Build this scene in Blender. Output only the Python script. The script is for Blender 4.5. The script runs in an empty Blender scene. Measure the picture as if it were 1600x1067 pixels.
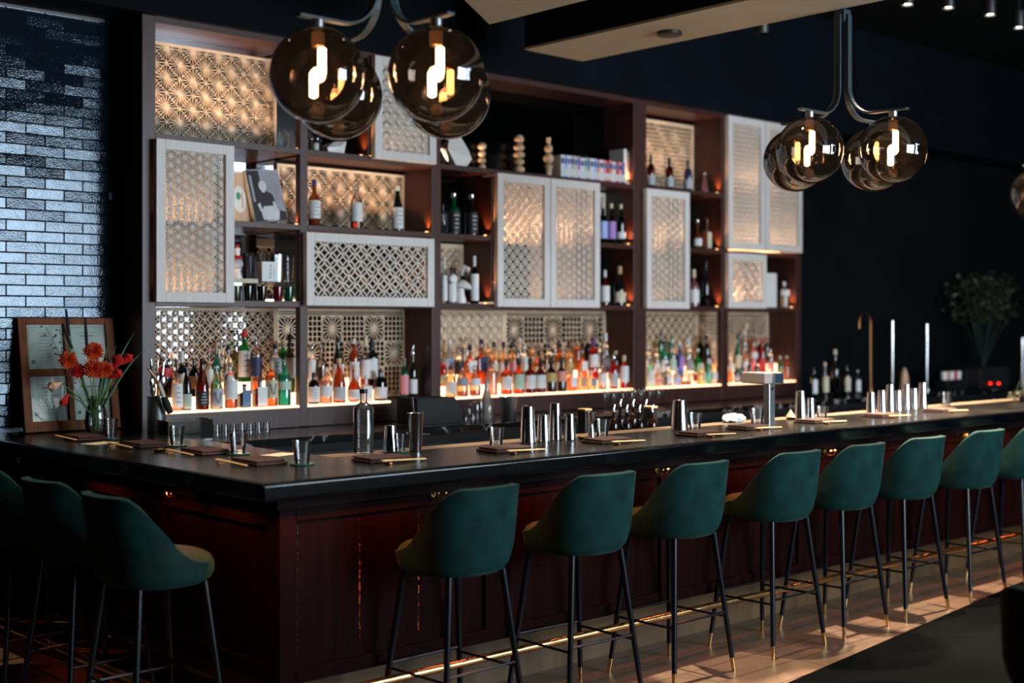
import bpy, bmesh, math, random
from mathutils import Vector, Matrix
PI = math.pi
R = math.radians
sc = bpy.context.scene
COL = sc.collection

# ------------------------------------------------------------------ camera
H = 1.65
YAW = R(47.3)
FPX = 2058.0
cam_d = bpy.data.cameras.new('camera')
cam = bpy.data.objects.new('camera', cam_d)
COL.objects.link(cam)
cam.location = (0, 0, H)
cam.rotation_euler = (PI / 2, 0, YAW - PI / 2)
cam_d.sensor_width = 36.0
cam_d.lens = 36.0 * FPX / 1600.0
cam_d.shift_y = -29.5 / 1600.0
cam_d.clip_start = 0.05
cam_d.clip_end = 100
cam_d.dof.use_dof = True
cam_d.dof.focus_distance = 6.3
cam_d.dof.aperture_fstop = 1.15
sc.camera = cam

# ------------------------------------------------------------------ render look
sc.view_settings.view_transform = 'Standard'
sc.view_settings.look = 'None'
sc.view_settings.gamma = 1.0
sc.view_settings.use_curve_mapping = False
sc.view_settings.exposure = 0.0
try:
    sc.cycles.use_denoising = True
    sc.cycles.max_bounces = 8
    sc.cycles.diffuse_bounces = 3
    sc.cycles.glossy_bounces = 4
    sc.cycles.transparent_max_bounces = 24
    sc.cycles.sample_clamp_indirect = 4.0
    sc.cycles.caustics_reflective = False
    sc.cycles.caustics_refractive = False
except Exception:
    pass

# ------------------------------------------------------------------ world
w = bpy.data.worlds.new('world')
sc.world = w
w.use_nodes = True
w.node_tree.nodes['Background'].inputs[0].default_value = (0.55, 0.75, 1.0, 1)
w.node_tree.nodes['Background'].inputs[1].default_value = 0.02

# ------------------------------------------------------------------ large lights: daylight through the windows behind the camera
YW = -2.5
WINDOWS = [(4.6, 7.63, 0.9, 3.60), (8.37, 9.1, 0.9, 4.15), (9.57, 10.1, 0.95, 1.8), (9.57, 10.1, 3.8, 4.18), (10.3, 10.7, 3.8, 4.18)]
DAY = (0.74, 0.88, 1.0)


def area(name, loc, rot, sx, sy, power, color, parent=None, spread=PI):
    d = bpy.data.lights.new(name, 'AREA')
    d.shape = 'RECTANGLE'
    d.size = sx
    d.size_y = sy
    d.energy = power
    d.color = color
    d.spread = spread
    o = bpy.data.objects.new(name, d)
    o.location = loc
    o.rotation_euler = rot
    COL.objects.link(o)
    if parent: o.parent = parent
    return o


def spot(name, loc, rot, power, color, angle=60, blend=0.6, radius=0.01, parent=None):
    d = bpy.data.lights.new(name, 'SPOT')
    d.energy = power
    d.color = color
    d.spot_size = R(angle)
    d.spot_blend = blend
    d.shadow_soft_size = radius
    o = bpy.data.objects.new(name, d)
    o.location = loc
    o.rotation_euler = rot
    COL.objects.link(o)
    if parent: o.parent = parent
    return o


for (x0, x1, z0, z1) in WINDOWS:
    area('daylight', ((x0 + x1) / 2, YW + 0.01, (z0 + z1) / 2), (PI / 2, 0, 0), x1 - x0, z1 - z0,
         75.0 * (x1 - x0) * (z1 - z0), DAY)


# ------------------------------------------------------------------ projection helpers (pixel -> point on a plane)
CY, SY = math.cos(YAW), math.sin(YAW)


def at(px, py, Y):
    u = (px - 800) / FPX
    Z = Y / (SY - CY * u)
    return Z * (CY + SY * u), H - (py - 504) * Z / FPX, Z


def onz(px, py, z):
    u = (px - 800) / FPX
    Z = (H - z) * FPX / (py - 504)
    return Z * (CY + SY * u), Z * (SY - CY * u), Z


# ------------------------------------------------------------------ materials
M = {}


def newmat(name):
    m = bpy.data.materials.new(name)
    m.use_nodes = True
    nt = m.node_tree
    for n in list(nt.nodes): nt.nodes.remove(n)
    out = nt.nodes.new('ShaderNodeOutputMaterial')
    return m, nt, out


def pmat(name, col, rough=0.5, metal=0.0, var=0.15, scale=8.0, bump=0.0, bscale=60.0, coat=0.0, sheen=0.0, stretch=None, spec=0.5, col2=None, rvar=0.0):
    m, nt, out = newmat(name)
    b = nt.nodes.new('ShaderNodeBsdfPrincipled')
    nt.links.new(b.outputs[0], out.inputs[0])
    tc = nt.nodes.new('ShaderNodeTexCoord')
    src = tc.outputs['Object']
    if stretch:
        mp = nt.nodes.new('ShaderNodeMapping')
        mp.inputs['Scale'].default_value = stretch
        nt.links.new(src, mp.inputs[0])
        src = mp.outputs[0]
    nz = nt.nodes.new('ShaderNodeTexNoise')
    nz.inputs['Scale'].default_value = scale
    nz.inputs['Detail'].default_value = 4
    nt.links.new(src, nz.inputs['Vector'])
    rmp = nt.nodes.new('ShaderNodeValToRGB')
    c2 = col2 or tuple(min(1, c * (1 + var)) for c in col)
    c1 = tuple(c * (1 - var) for c in col)
    rmp.color_ramp.elements[0].position = 0.3
    rmp.color_ramp.elements[1].position = 0.7
    rmp.color_ramp.elements[0].color = (*c1, 1)
    rmp.color_ramp.elements[1].color = (*c2, 1)
    nt.links.new(nz.outputs[0], rmp.inputs[0])
    nt.links.new(rmp.outputs[0], b.inputs['Base Color'])
    b.inputs['Roughness'].default_value = rough
    b.inputs['Metallic'].default_value = metal
    b.inputs['Specular IOR Level'].default_value = spec
    if coat:
        b.inputs['Coat Weight'].default_value = coat
        b.inputs['Coat Roughness'].default_value = 0.15
    if sheen:
        b.inputs['Sheen Weight'].default_value = sheen
        b.inputs['Sheen Roughness'].default_value = 0.35
        b.inputs['Sheen Tint'].default_value = (*[min(1, c * 4 + 0.1) for c in col], 1)
    if rvar:
        mr = nt.nodes.new('ShaderNodeMapRange')
        mr.inputs['To Min'].default_value = rough - rvar
        mr.inputs['To Max'].default_value = rough + rvar
        nt.links.new(nz.outputs[0], mr.inputs[0])
        nt.links.new(mr.outputs[0], b.inputs['Roughness'])
    if bump:
        n2 = nt.nodes.new('ShaderNodeTexNoise')
        n2.inputs['Scale'].default_value = bscale
        n2.inputs['Detail'].default_value = 3
        nt.links.new(src, n2.inputs['Vector'])
        bp = nt.nodes.new('ShaderNodeBump')
        bp.inputs['Strength'].default_value = bump
        bp.inputs['Distance'].default_value = 0.01
        nt.links.new(n2.outputs[0], bp.inputs['Height'])
        nt.links.new(bp.outputs[0], b.inputs['Normal'])
    M[name] = m
    return m


def emat(name, col, strength):
    m, nt, out = newmat(name)
    e = nt.nodes.new('ShaderNodeEmission')
    e.inputs[0].default_value = (*col, 1)
    e.inputs[1].default_value = strength
    nt.links.new(e.outputs[0], out.inputs[0])
    M[name] = m
    return m


def gmat(name, tint, diff=0.0, rough=0.03, ior=1.5, refl=(1, 1, 1), boost=0.0):
    """thin tinted glass: transparent + fresnel gloss + a little scattering"""
    m, nt, out = newmat(name)
    tr = nt.nodes.new('ShaderNodeBsdfTransparent')
    nz = nt.nodes.new('ShaderNodeTexNoise')
    nz.inputs['Scale'].default_value = 6
    mx = nt.nodes.new('ShaderNodeMix')
    mx.data_type = 'RGBA'
    mx.inputs[6].default_value = (*tint, 1)
    mx.inputs[7].default_value = (*[c * 0.9 for c in tint], 1)
    nt.links.new(nz.outputs[0], mx.inputs[0])
    nt.links.new(mx.outputs[2], tr.inputs[0])
    gl = nt.nodes.new('ShaderNodeBsdfGlossy')
    gl.inputs[0].default_value = (*refl, 1)
    gl.inputs['Roughness'].default_value = rough
    fr = nt.nodes.new('ShaderNodeFresnel')
    fr.inputs[0].default_value = ior
    body = tr.outputs[0]
    if diff > 0:
        tl = nt.nodes.new('ShaderNodeBsdfTranslucent')
        df = nt.nodes.new('ShaderNodeBsdfDiffuse')
        nt.links.new(mx.outputs[2], tl.inputs[0])
        nt.links.new(mx.outputs[2], df.inputs[0])
        a = nt.nodes.new('ShaderNodeMixShader')
        a.inputs[0].default_value = 0.35
        nt.links.new(tl.outputs[0], a.inputs[1])
        nt.links.new(df.outputs[0], a.inputs[2])
        b_ = nt.nodes.new('ShaderNodeMixShader')
        b_.inputs[0].default_value = diff
        nt.links.new(tr.outputs[0], b_.inputs[1])
        nt.links.new(a.outputs[0], b_.inputs[2])
        body = b_.outputs[0]
    ms = nt.nodes.new('ShaderNodeMixShader')
    if boost:
        ad = nt.nodes.new('ShaderNodeMath')
        ad.operation = 'ADD'
        ad.use_clamp = True
        ad.inputs[1].default_value = boost
        nt.links.new(fr.outputs[0], ad.inputs[0])
        nt.links.new(ad.outputs[0], ms.inputs[0])
    else:
        nt.links.new(fr.outputs[0], ms.inputs[0])
    nt.links.new(body, ms.inputs[1])
    nt.links.new(gl.outputs[0], ms.inputs[2])
    nt.links.new(ms.outputs[0], out.inputs[0])
    M[name] = m
    return m


def brick_mat():
    m, nt, out = newmat('glazed_brick')
    b = nt.nodes.new('ShaderNodeBsdfPrincipled')
    tc = nt.nodes.new('ShaderNodeTexCoord')
    sp = nt.nodes.new('ShaderNodeSeparateXYZ')
    cb = nt.nodes.new('ShaderNodeCombineXYZ')
    nt.links.new(tc.outputs['Object'], sp.inputs[0])
    nt.links.new(sp.outputs[0], cb.inputs[0])
    nt.links.new(sp.outputs[2], cb.inputs[1])
    br = nt.nodes.new('ShaderNodeTexBrick')
    br.inputs['Scale'].default_value = 1.0
    br.inputs['Brick Width'].default_value = 0.212
    br.inputs['Row Height'].default_value = 0.0578
    br.inputs['Mortar Size'].default_value = 0.004
    br.inputs['Mortar Smooth'].default_value = 0.2
    br.inputs['Color1'].default_value = (0.004, 0.009, 0.017, 1)
    br.inputs['Color2'].default_value = (0.009, 0.018, 0.032, 1)
    br.inputs['Mortar'].default_value = (0.006, 0.012, 0.018, 1)
    nt.links.new(cb.outputs[0], br.inputs['Vector'])
    nt.links.new(br.outputs['Color'], b.inputs['Base Color'])
    nz = nt.nodes.new('ShaderNodeTexNoise')
    nz.inputs['Scale'].default_value = 120
    nz.inputs['Detail'].default_value = 2
    nt.links.new(cb.outputs[0], nz.inputs['Vector'])
    nl = nt.nodes.new('ShaderNodeTexNoise')
    nl.inputs['Scale'].default_value = 13
    nl.inputs['Detail'].default_value = 1
    nt.links.new(cb.outputs[0], nl.inputs['Vector'])
    # per brick tilt: colour value drives a ramp in height across each brick
    inv = nt.nodes.new('ShaderNodeMath')
    inv.operation = 'MULTIPLY'
    inv.inputs[1].default_value = -3.0
    nt.links.new(br.outputs['Fac'], inv.inputs[0])
    a1 = nt.nodes.new('ShaderNodeMath')
    a1.operation = 'MULTIPLY_ADD'
    a1.inputs[1].default_value = 0.42
    nt.links.new(nz.outputs[0], a1.inputs[0])
    nt.links.new(inv.outputs[0], a1.inputs[2])
    a2 = nt.nodes.new('ShaderNodeMath')
    a2.operation = 'MULTIPLY_ADD'
    a2.inputs[1].default_value = 0.55
    nt.links.new(nl.outputs[0], a2.inputs[0])
    nt.links.new(a1.outputs[0], a2.inputs[2])
    # every glazed brick sits at its own slight tilt
    b2 = nt.nodes.new('ShaderNodeTexBrick')
    b2.inputs['Scale'].default_value = 1.0
    b2.inputs['Brick Width'].default_value = 0.212
    b2.inputs['Row Height'].default_value = 0.0578
    b2.inputs['Mortar Size'].default_value = 0.0
    b2.inputs['Color1'].default_value = (0, 0, 0, 1)
    b2.inputs['Color2'].default_value = (1, 1, 1, 1)
    nt.links.new(cb.outputs[0], b2.inputs['Vector'])
    md = nt.nodes.new('ShaderNodeMath'); md.operation = 'MODULO'; md.inputs[1].default_value = 0.0578
    nt.links.new(sp.outputs[2], md.inputs[0])
    sb_ = nt.nodes.new('ShaderNodeMath'); sb_.operation = 'SUBTRACT'; sb_.inputs[1].default_value = 0.5
    nt.links.new(b2.outputs['Color'], sb_.inputs[0])
    mu = nt.nodes.new('ShaderNodeMath'); mu.operation = 'MULTIPLY'
    nt.links.new(md.outputs[0], mu.inputs[0]); nt.links.new(sb_.outputs[0], mu.inputs[1])
    a3 = nt.nodes.new('ShaderNodeMath'); a3.operation = 'MULTIPLY_ADD'; a3.inputs[1].default_value = 40.0
    nt.links.new(mu.outputs[0], a3.inputs[0]); nt.links.new(a2.outputs[0], a3.inputs[2])
    a2 = a3
    bp = nt.nodes.new('ShaderNodeBump')
    bp.inputs['Strength'].default_value = 0.9
    bp.inputs['Distance'].default_value = 0.0022
    nt.links.new(a2.outputs[0], bp.inputs['Height'])
    nt.links.new(bp.outputs[0], b.inputs['Normal'])
    mr = nt.nodes.new('ShaderNodeMapRange')
    mr.inputs['To Min'].default_value = 0.07
    mr.inputs['To Max'].default_value = 0.8
    nt.links.new(br.outputs['Fac'], mr.inputs[0])
    nt.links.new(mr.outputs[0], b.inputs['Roughness'])
    b.inputs['Specular Tint'].default_value = (0.72, 0.86, 1.0, 1)
    ms_ = nt.nodes.new('ShaderNodeMapRange')
    ms_.inputs['To Min'].default_value = 0.6
    ms_.inputs['To Max'].default_value = 0.08
    nt.links.new(br.outputs['Fac'], ms_.inputs[0])
    nt.links.new(ms_.outputs[0], b.inputs['Specular IOR Level'])
    nt.links.new(b.outputs[0], out.inputs[0])
    M['brick'] = m


def tile_mat():
    m, nt, out = newmat('floor_tile')
    b = nt.nodes.new('ShaderNodeBsdfPrincipled')
    tc = nt.nodes.new('ShaderNodeTexCoord')
    br = nt.nodes.new('ShaderNodeTexBrick')
    br.inputs['Scale'].default_value = 1.0
    br.inputs['Brick Width'].default_value = 1.2
    br.inputs['Row Height'].default_value = 0.2
    br.inputs['Mortar Size'].default_value = 0.004
    br.inputs['Color1'].default_value = (0.17, 0.108, 0.068, 1)
    br.inputs['Color2'].default_value = (0.21, 0.135, 0.088, 1)
    br.inputs['Mortar'].default_value = (0.05, 0.034, 0.025, 1)
    nt.links.new(tc.outputs['Object'], br.inputs['Vector'])
    nz = nt.nodes.new('ShaderNodeTexNoise')
    nz.inputs['Scale'].default_value = 5
    nt.links.new(tc.outputs['Object'], nz.inputs['Vector'])
    mx = nt.nodes.new('ShaderNodeMix')
    mx.data_type = 'RGBA'
    mx.blend_type = 'MULTIPLY'
    mx.inputs[0].default_value = 0.35
    nt.links.new(br.outputs['Color'], mx.inputs[6])
    nt.links.new(nz.outputs[0], mx.inputs[7])
    nt.links.new(mx.outputs[2], b.inputs['Base Color'])
    b.inputs['Roughness'].default_value = 0.38
    nt.links.new(b.outputs[0], out.inputs[0])
    M['tile'] = m


def marble_mat():
    m, nt, out = newmat('black_marble')
    b = nt.nodes.new('ShaderNodeBsdfPrincipled')
    tc = nt.nodes.new('ShaderNodeTexCoord')
    nz = nt.nodes.new('ShaderNodeTexNoise')
    nz.inputs['Scale'].default_value = 2.4
    nz.inputs['Detail'].default_value = 6
    nz.inputs['Distortion'].default_value = 1.4
    nt.links.new(tc.outputs['Object'], nz.inputs['Vector'])
    r_ = nt.nodes.new('ShaderNodeValToRGB')
    e = r_.color_ramp.elements
    e[0].position = 0.52
    e[0].color = (0.006, 0.007, 0.008, 1)
    e[1].position = 0.56
    e[1].color = (0.006, 0.007, 0.008, 1)
    k = r_.color_ramp.elements.new(0.54)
    k.color = (0.35, 0.34, 0.33, 1)
    nt.links.new(nz.outputs[0], r_.inputs[0])
    nt.links.new(r_.outputs[0], b.inputs['Base Color'])
    b.inputs['Roughness'].default_value = 0.15
    nt.links.new(b.outputs[0], out.inputs[0])
    M['marble'] = m


brick_mat(); tile_mat(); marble_mat()
pmat('shelf_wood', (0.050, 0.017, 0.013), 0.42, var=0.3, scale=5, stretch=(8, 8, 0.7))
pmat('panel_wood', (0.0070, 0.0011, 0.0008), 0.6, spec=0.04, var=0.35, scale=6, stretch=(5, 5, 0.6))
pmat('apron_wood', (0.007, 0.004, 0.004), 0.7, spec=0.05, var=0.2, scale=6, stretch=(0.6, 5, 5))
pmat('counter', (0.006, 0.005, 0.0045), 0.24, var=0.35, scale=3.5, spec=0.45, rvar=0.06, bump=0.04, bscale=40)
pmat('counter_edge', (0.0016, 0.0022, 0.003), 0.13, var=0.2, spec=0.5)
pmat('ledge_wood', (0.16, 0.115, 0.075), 0.45, var=0.2, scale=9, stretch=(1, 12, 12))
pmat('door_wood', (0.70, 0.66, 0.63), 0.6, var=0.07, scale=7, stretch=(10, 10, 0.6), bump=0.05, bscale=90)
pmat('door_lattice', (0.66, 0.60, 0.52), 0.6, var=0.08)
pmat('lattice_wood', (0.72, 0.55, 0.38), 0.55, var=0.12, scale=9)
pmat('door_felt', (0.30, 0.22, 0.15), 0.8, var=0.1)
pmat('dark_wall', (0.0030, 0.0048, 0.0058), 0.8, spec=0.1, var=0.2, scale=2)
pmat('navy_wall', (0.0018, 0.0042, 0.0075), 0.8, spec=0.1, var=0.2, scale=2)
pmat('dark_ceiling', (0.006, 0.008, 0.009), 0.9, spec=0.05, var=0.2, scale=2)
pmat('beige_soffit', (0.42, 0.37, 0.26), 0.85, var=0.06, scale=5)
pmat('dark_floor', (0.0012, 0.0018, 0.0018), 1.0, spec=0.02, var=0.3, scale=60)
pmat('plinth_stone', (0.095, 0.052, 0.020), 0.5, var=0.3, scale=3, bump=0.1)
pmat('brass', (0.75, 0.48, 0.20), 0.24, metal=1, var=0.1)
pmat('bronze', (0.30, 0.14, 0.06), 0.35, metal=1, var=0.2)
pmat('steel', (0.62, 0.62, 0.62), 0.16, metal=1, var=0.06)
pmat('brushed_steel', (0.42, 0.44, 0.46), 0.34, metal=1, var=0.08)
pmat('velvet', (0.0024, 0.022, 0.0205), 0.8, var=0.45, scale=6, sheen=0.26, spec=0.12, col2=(0.0050, 0.038, 0.034))
pmat('cushion_lit_velvet', (0.015, 0.036, 0.015), 0.8, var=0.3, scale=9, sheen=0.35, spec=0.12)  # olive tint paints warm overhead light into the green seat velvet
pmat('leg_metal', (0.0018, 0.0032, 0.0060), 0.30, metal=0.0, spec=0.35, var=0.15)
pmat('lamp_arm', (0.018, 0.036, 0.046), 0.5, metal=0.1, var=0.2, scale=30)
pmat('black_plastic', (0.006, 0.007, 0.008), 0.45, var=0.2)
pmat('matte_black', (0.004, 0.005, 0.006), 0.75, var=0.2)
pmat('white_paper', (0.74, 0.74, 0.71), 0.75, var=0.04)
pmat('cream_paper', (0.62, 0.55, 0.40), 0.75, var=0.06)
pmat('pale_green_paper', (0.42, 0.58, 0.50), 0.75, var=0.12)
pmat('ink', (0.02, 0.02, 0.025), 0.7)
pmat('grey_ink', (0.22, 0.24, 0.25), 0.7)
pmat('napkin', (0.030, 0.009, 0.006), 0.8, var=0.25, scale=14, bump=0.15)
pmat('bamboo', (0.62, 0.42, 0.20), 0.5, var=0.1)
pmat('frame_wood', (0.17, 0.055, 0.018), 0.6, spec=0.15, var=0.35, scale=6, stretch=(6, 6, 1))
pmat('certificate', (0.80, 0.86, 0.80), 0.5, var=0.06)
pmat('totem_wood', (0.70, 0.46, 0.27), 0.5, var=0.2, scale=14)
pmat('ceramic', (0.85, 0.83, 0.80), 0.35, var=0.03)
pmat('leaf', (0.030, 0.11, 0.035), 0.5, var=0.4, scale=12)
pmat('dark_leaf', (0.010, 0.026, 0.016), 0.6, var=0.4, scale=12)
pmat('olive_leaf', (0.030, 0.036, 0.010), 0.5, var=0.5, scale=8)
pmat('stem', (0.09, 0.20, 0.04), 0.5, var=0.2)
pmat('orange_petal', (0.62, 0.060, 0.008), 0.55, var=0.35, scale=20)
pmat('red_petal', (0.50, 0.012, 0.010), 0.5, var=0.35, scale=14)
pmat('peach_petal', (0.72, 0.42, 0.26), 0.5, var=0.25, scale=14)
pmat('red_wax', (0.45, 0.015, 0.020), 0.4)
pmat('skin_grey', (0.66, 0.65, 0.65), 0.6, var=0.12, scale=20)
pmat('shirt_grey', (0.035, 0.033, 0.036), 0.7)
pmat('trouser_grey', (0.68, 0.66, 0.66), 0.7)
pmat('table_tan', (0.62, 0.40, 0.24), 0.6)
pmat('photo_dark', (0.03, 0.028, 0.03), 0.5)
pmat('photo_wall', (0.36, 0.35, 0.38), 0.5)
pmat('towel', (0.62, 0.68, 0.75), 0.9, var=0.1)
pmat('mirror', (0.50, 0.53, 0.58), 0.04, metal=1, var=0.02)
pmat('dark_mirror', (0.055, 0.065, 0.07), 0.12, metal=1, var=0.05)
pmat('screen_blue', (0.012, 0.030, 0.048), 0.3)
pmat('plastic_grey', (0.24, 0.22, 0.22), 0.5)
emat('display_glow', (1.0, 0.55, 0.31), 3.8)
emat('filament', (1.0, 0.66, 0.36), 45.0)
emat('lens_glow', (1.0, 0.88, 0.76), 22.0)
emat('puck_glow', (1.0, 0.45, 0.16), 5.0)
emat('red_led', (1.0, 0.02, 0.01), 6.0)
emat('green_led', (0.05, 1.0, 0.35), 0.6)
gmat('smoke_glass', (0.50, 0.41, 0.33), diff=0.010, rough=0.0, ior=1.75, refl=(0.85, 0.9, 1.0), boost=0.05)
gmat('clear_glass', (0.93, 0.95, 0.94), rough=0.02, ior=1.5, diff=0.03, boost=0.03)
gmat('tumbler_glass', (0.93, 0.95, 0.96), rough=0.03, ior=1.45, diff=0.03, boost=0.015)
gmat('green_coaster', (0.05, 0.35, 0.22), rough=0.1, diff=0.7)
for nm, c, dfv in [('green', (0.03, 0.42, 0.14), .35), ('dark_green', (0.010, 0.06, 0.025), .4), ('brown', (0.055, 0.014, 0.010), .4), ('black', (0.006, 0.006, 0.008), .9),
                   ('teal', (0.12, 0.62, 0.50), .35), ('aqua', (0.45, 0.85, 0.72), .3), ('blue', (0.08, 0.22, 0.65), .4), ('frosted', (0.82, 0.80, 0.78), .75),
                   ('peach', (0.90, 0.62, 0.45), .6), ('amber', (0.85, 0.38, 0.13), .35), ('pale_amber', (0.97, 0.72, 0.46), .3), ('red', (0.60, 0.03, 0.015), .4),
                   ('dark_red', (0.22, 0.014, 0.008), .4), ('pink', (0.92, 0.40, 0.42), .5), ('honey', (0.68, 0.20, 0.05), .35), ('clear', (0.93, 0.95, 0.95), .06),
                   ('yellow', (0.95, 0.85, 0.45), .3), ('olive', (0.16, 0.20, 0.05), .4), ('navy', (0.02, 0.04, 0.12), .7)]:
    gmat('g_' + nm, c, diff=dfv, rough=0.04, boost=0.02)
LAB = {'white': (0.78, 0.77, 0.76), 'cream': (0.66, 0.58, 0.40), 'pale_green': (0.45, 0.62, 0.48), 'silver': (0.45, 0.47, 0.50), 'blue': (0.07, 0.16, 0.34), 'navy': (0.02, 0.03, 0.10),
       'red': (0.55, 0.03, 0.03), 'pink': (0.80, 0.30, 0.36), 'gold': (0.50, 0.36, 0.12), 'black': (0.012, 0.012, 0.014), 'green': (0.05, 0.30, 0.14), 'violet': (0.42, 0.22, 0.62),
       'grey': (0.28, 0.30, 0.34), 'tan': (0.48, 0.32, 0.18), 'sky': (0.35, 0.48, 0.85), 'salmon': (0.75, 0.28, 0.22), 'orange': (0.85, 0.30, 0.08), 'brown': (0.12, 0.05, 0.03), 'purple': (0.10, 0.03, 0.16)}
for k, c in LAB.items():
    pmat('p_' + k, c, 0.55, var=0.06)


# ------------------------------------------------------------------ mesh builder
class MB:
    def __init__(s):
        s.v = []; s.f = []

    def add(s, vs, fs):
        n = len(s.v)
        s.v += [tuple(v) for v in vs]
        s.f += [tuple(i + n for i in f) for f in fs]
        return s

    def box(s, x0, y0, z0, x1, y1, z1, mat=None):
        vs = [(x0, y0, z0), (x1, y0, z0), (x1, y1, z0), (x0, y1, z0), (x0, y0, z1), (x1, y0, z1), (x1, y1, z1), (x0, y1, z1)]
        if mat is not None: vs = [mat @ Vector(v) for v in vs]
        return s.add(vs, [(0, 3, 2, 1), (4, 5, 6, 7), (0, 1, 5, 4), (1, 2, 6, 5), (2, 3, 7, 6), (3, 0, 4, 7)])

    def lathe(s, prof, seg=16, c=(0, 0, 0), a0=0.0, a1=2 * PI, cap=True):
        full = abs(a1 - a0 - 2 * PI) < 1e-6
        n = seg if full else seg + 1
        vs = []
        for (r, z) in prof:
            for i in range(n):
                a = a0 + (a1 - a0) * i / seg
                vs.append((c[0] + r * math.cos(a), c[1] + r * math.sin(a), c[2] + z))
        fs = []
        for j in range(len(prof) - 1):
            for i in range(seg):
                k = (i + 1) % n
                fs.append((j * n + i, j * n + k, (j + 1) * n + k, (j + 1) * n + i))
        if cap and full:
            fs.append(tuple(reversed(range(n))))
            fs.append(tuple((len(prof) - 1) * n + i for i in range(n)))
        return s.add(vs, fs)

    def tube(s, path, r, seg=8, r2=None, cap=True):
        path = [Vector(p) for p in path]
        m = len(path)
        rs = r if isinstance(r, (list, tuple)) else [r + ((r2 if r2 is not None else r) - r) * i / max(1, m - 1) for i in range(m)]
        up = Vector((0, 0, 1))
        t0 = (path[1] - path[0]).normalized()
        nrm = t0.cross(up)
        if nrm.length < 1e-4: nrm = t0.cross(Vector((1, 0, 0)))
        nrm.normalize()
        vs = []
        for i, p in enumerate(path):
            t = (path[min(i + 1, m - 1)] - path[max(i - 1, 0)]).normalized()
            nrm = (nrm - t * nrm.dot(t)).normalized()
            b = t.cross(nrm)
            for k in range(seg):
                a = 2 * PI * k / seg
                vs.append(p + (nrm * math.cos(a) + b * math.sin(a)) * rs[i])
        fs = []
        for j in range(m - 1):
            for i in range(seg):
                k = (i + 1) % seg
                fs.append((j * seg + i, j * seg + k, (j + 1) * seg + k, (j + 1) * seg + i))
        if cap:
            fs.append(tuple(reversed(range(seg))))
            fs.append(tuple((m - 1) * seg + i for i in range(seg)))
        return s.add(vs, fs)

    def ribbon(s, path, side, w_, t_):
        """flat bar swept along path; side = unit vector across its width"""
        path = [Vector(p) for p in path]
        side = Vector(side)
        m = len(path)
        vs = []
        for i, p in enumerate(path):
            t = (path[min(i + 1, m - 1)] - path[max(i - 1, 0)]).normalized()
            n = t.cross(side).normalized()
            for a, b in ((-1, -1), (1, -1), (1, 1), (-1, 1)):
                vs.append(p + side * (a * w_ / 2) + n * (b * t_ / 2))
        fs = []
        for j in range(m - 1):
            for i in range(4):
                k = (i + 1) % 4
                fs.append((j * 4 + i, j * 4 + k, (j + 1) * 4 + k, (j + 1) * 4 + i))
        fs.append((3, 2, 1, 0))
        fs.append(tuple((m - 1) * 4 + i for i in range(4)))
        return s.add(vs, fs)

    def sphere(s, c, rx, ry=None, rz=None, seg=16, rings=10):
        ry = ry or rx; rz = rz or rx
        prof = [(math.sin(PI * j / rings), -math.cos(PI * j / rings)) for j in range(1, rings)]
        vs = []
        for (r, z) in prof:
            for i in range(seg):
                a = 2 * PI * i / seg
                vs.append((c[0] + rx * r * math.cos(a), c[1] + ry * r * math.sin(a), c[2] + rz * z))
        n = len(prof)
        fs = []
        for j in range(n - 1):
            for i in range(seg):
                k = (i + 1) % seg
                fs.append((j * seg + i, j * seg + k, (j + 1) * seg + k, (j + 1) * seg + i))
        b = len(vs); vs.append((c[0], c[1], c[2] - rz)); vs.append((c[0], c[1], c[2] + rz))
        for i in range(seg):
            k = (i + 1) % seg
            fs.append((b, k, i))
            fs.append((b + 1, (n - 1) * seg + i, (n - 1) * seg + k))
        return s.add(vs, fs)

    def prism(s, poly, z0, z1, mat=None):
        n = len(poly)
        vs = [(x, y, z0) for x, y in poly] + [(x, y, z1) for x, y in poly]
        if mat is not None: vs = [mat @ Vector(v) for v in vs]
        fs = [tuple(reversed(range(n))), tuple(range(n, 2 * n))]
        for i in range(n):
            k = (i + 1) % n
            fs.append((i, k, n + k, n + i))
        return s.add(vs, fs)

    def build(s, name, mat, parent=None, loc=None, smooth=False, bevel=0.0, org=None, bseg=2, autosm=None):
        me = bpy.data.meshes.new(name)
        vs = s.v
        if org is not None: vs = [(v[0] - org[0], v[1] - org[1], v[2] - org[2]) for v in vs]
        me.from_pydata(vs, [], s.f)
        me.update()
        bm_ = bmesh.new(); bm_.from_mesh(me)
        bmesh.ops.recalc_face_normals(bm_, faces=bm_.faces)
        bm_.to_mesh(me); bm_.free()
        me.materials.append(M[mat])
        o = bpy.data.objects.new(name, me)
        COL.objects.link(o)
        if smooth:
            me.polygons.foreach_set('use_smooth', [True] * len(me.polygons))
            try: me.set_sharp_from_angle(angle=R(autosm or 40))
            except Exception: pass
        if bevel:
            bv = o.modifiers.new('bevel', 'BEVEL')
            bv.width = bevel; bv.segments = bseg; bv.limit_method = 'ANGLE'
        if parent: o.parent = parent
        if loc: o.location = loc
        return o


def thing(name, label, cat, loc=(0, 0, 0), rz=0, group=None):
    o = bpy.data.objects.new(name, None)
    o.empty_display_size = 0.05
    COL.objects.link(o)
    o.location = loc; o.rotation_euler = (0, 0, rz)
    o['label'] = label; o['category'] = cat
    if group: o['group'] = group
    return o


def tag(o, label, cat, group=None, kind=None):
    o['label'] = label; o['category'] = cat
    if group: o['group'] = group
    if kind: o['kind'] = kind
    return o


def struct(name, mb, mat, **k):
    o = mb.build(name, mat, **k)
    o['kind'] = 'structure'
    return o


def copy_tree(o, parent=None):
    c = o.copy(); COL.objects.link(c); c.parent = parent
    for ch in list(o.children): copy_tree(ch, c)
    return c


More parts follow.
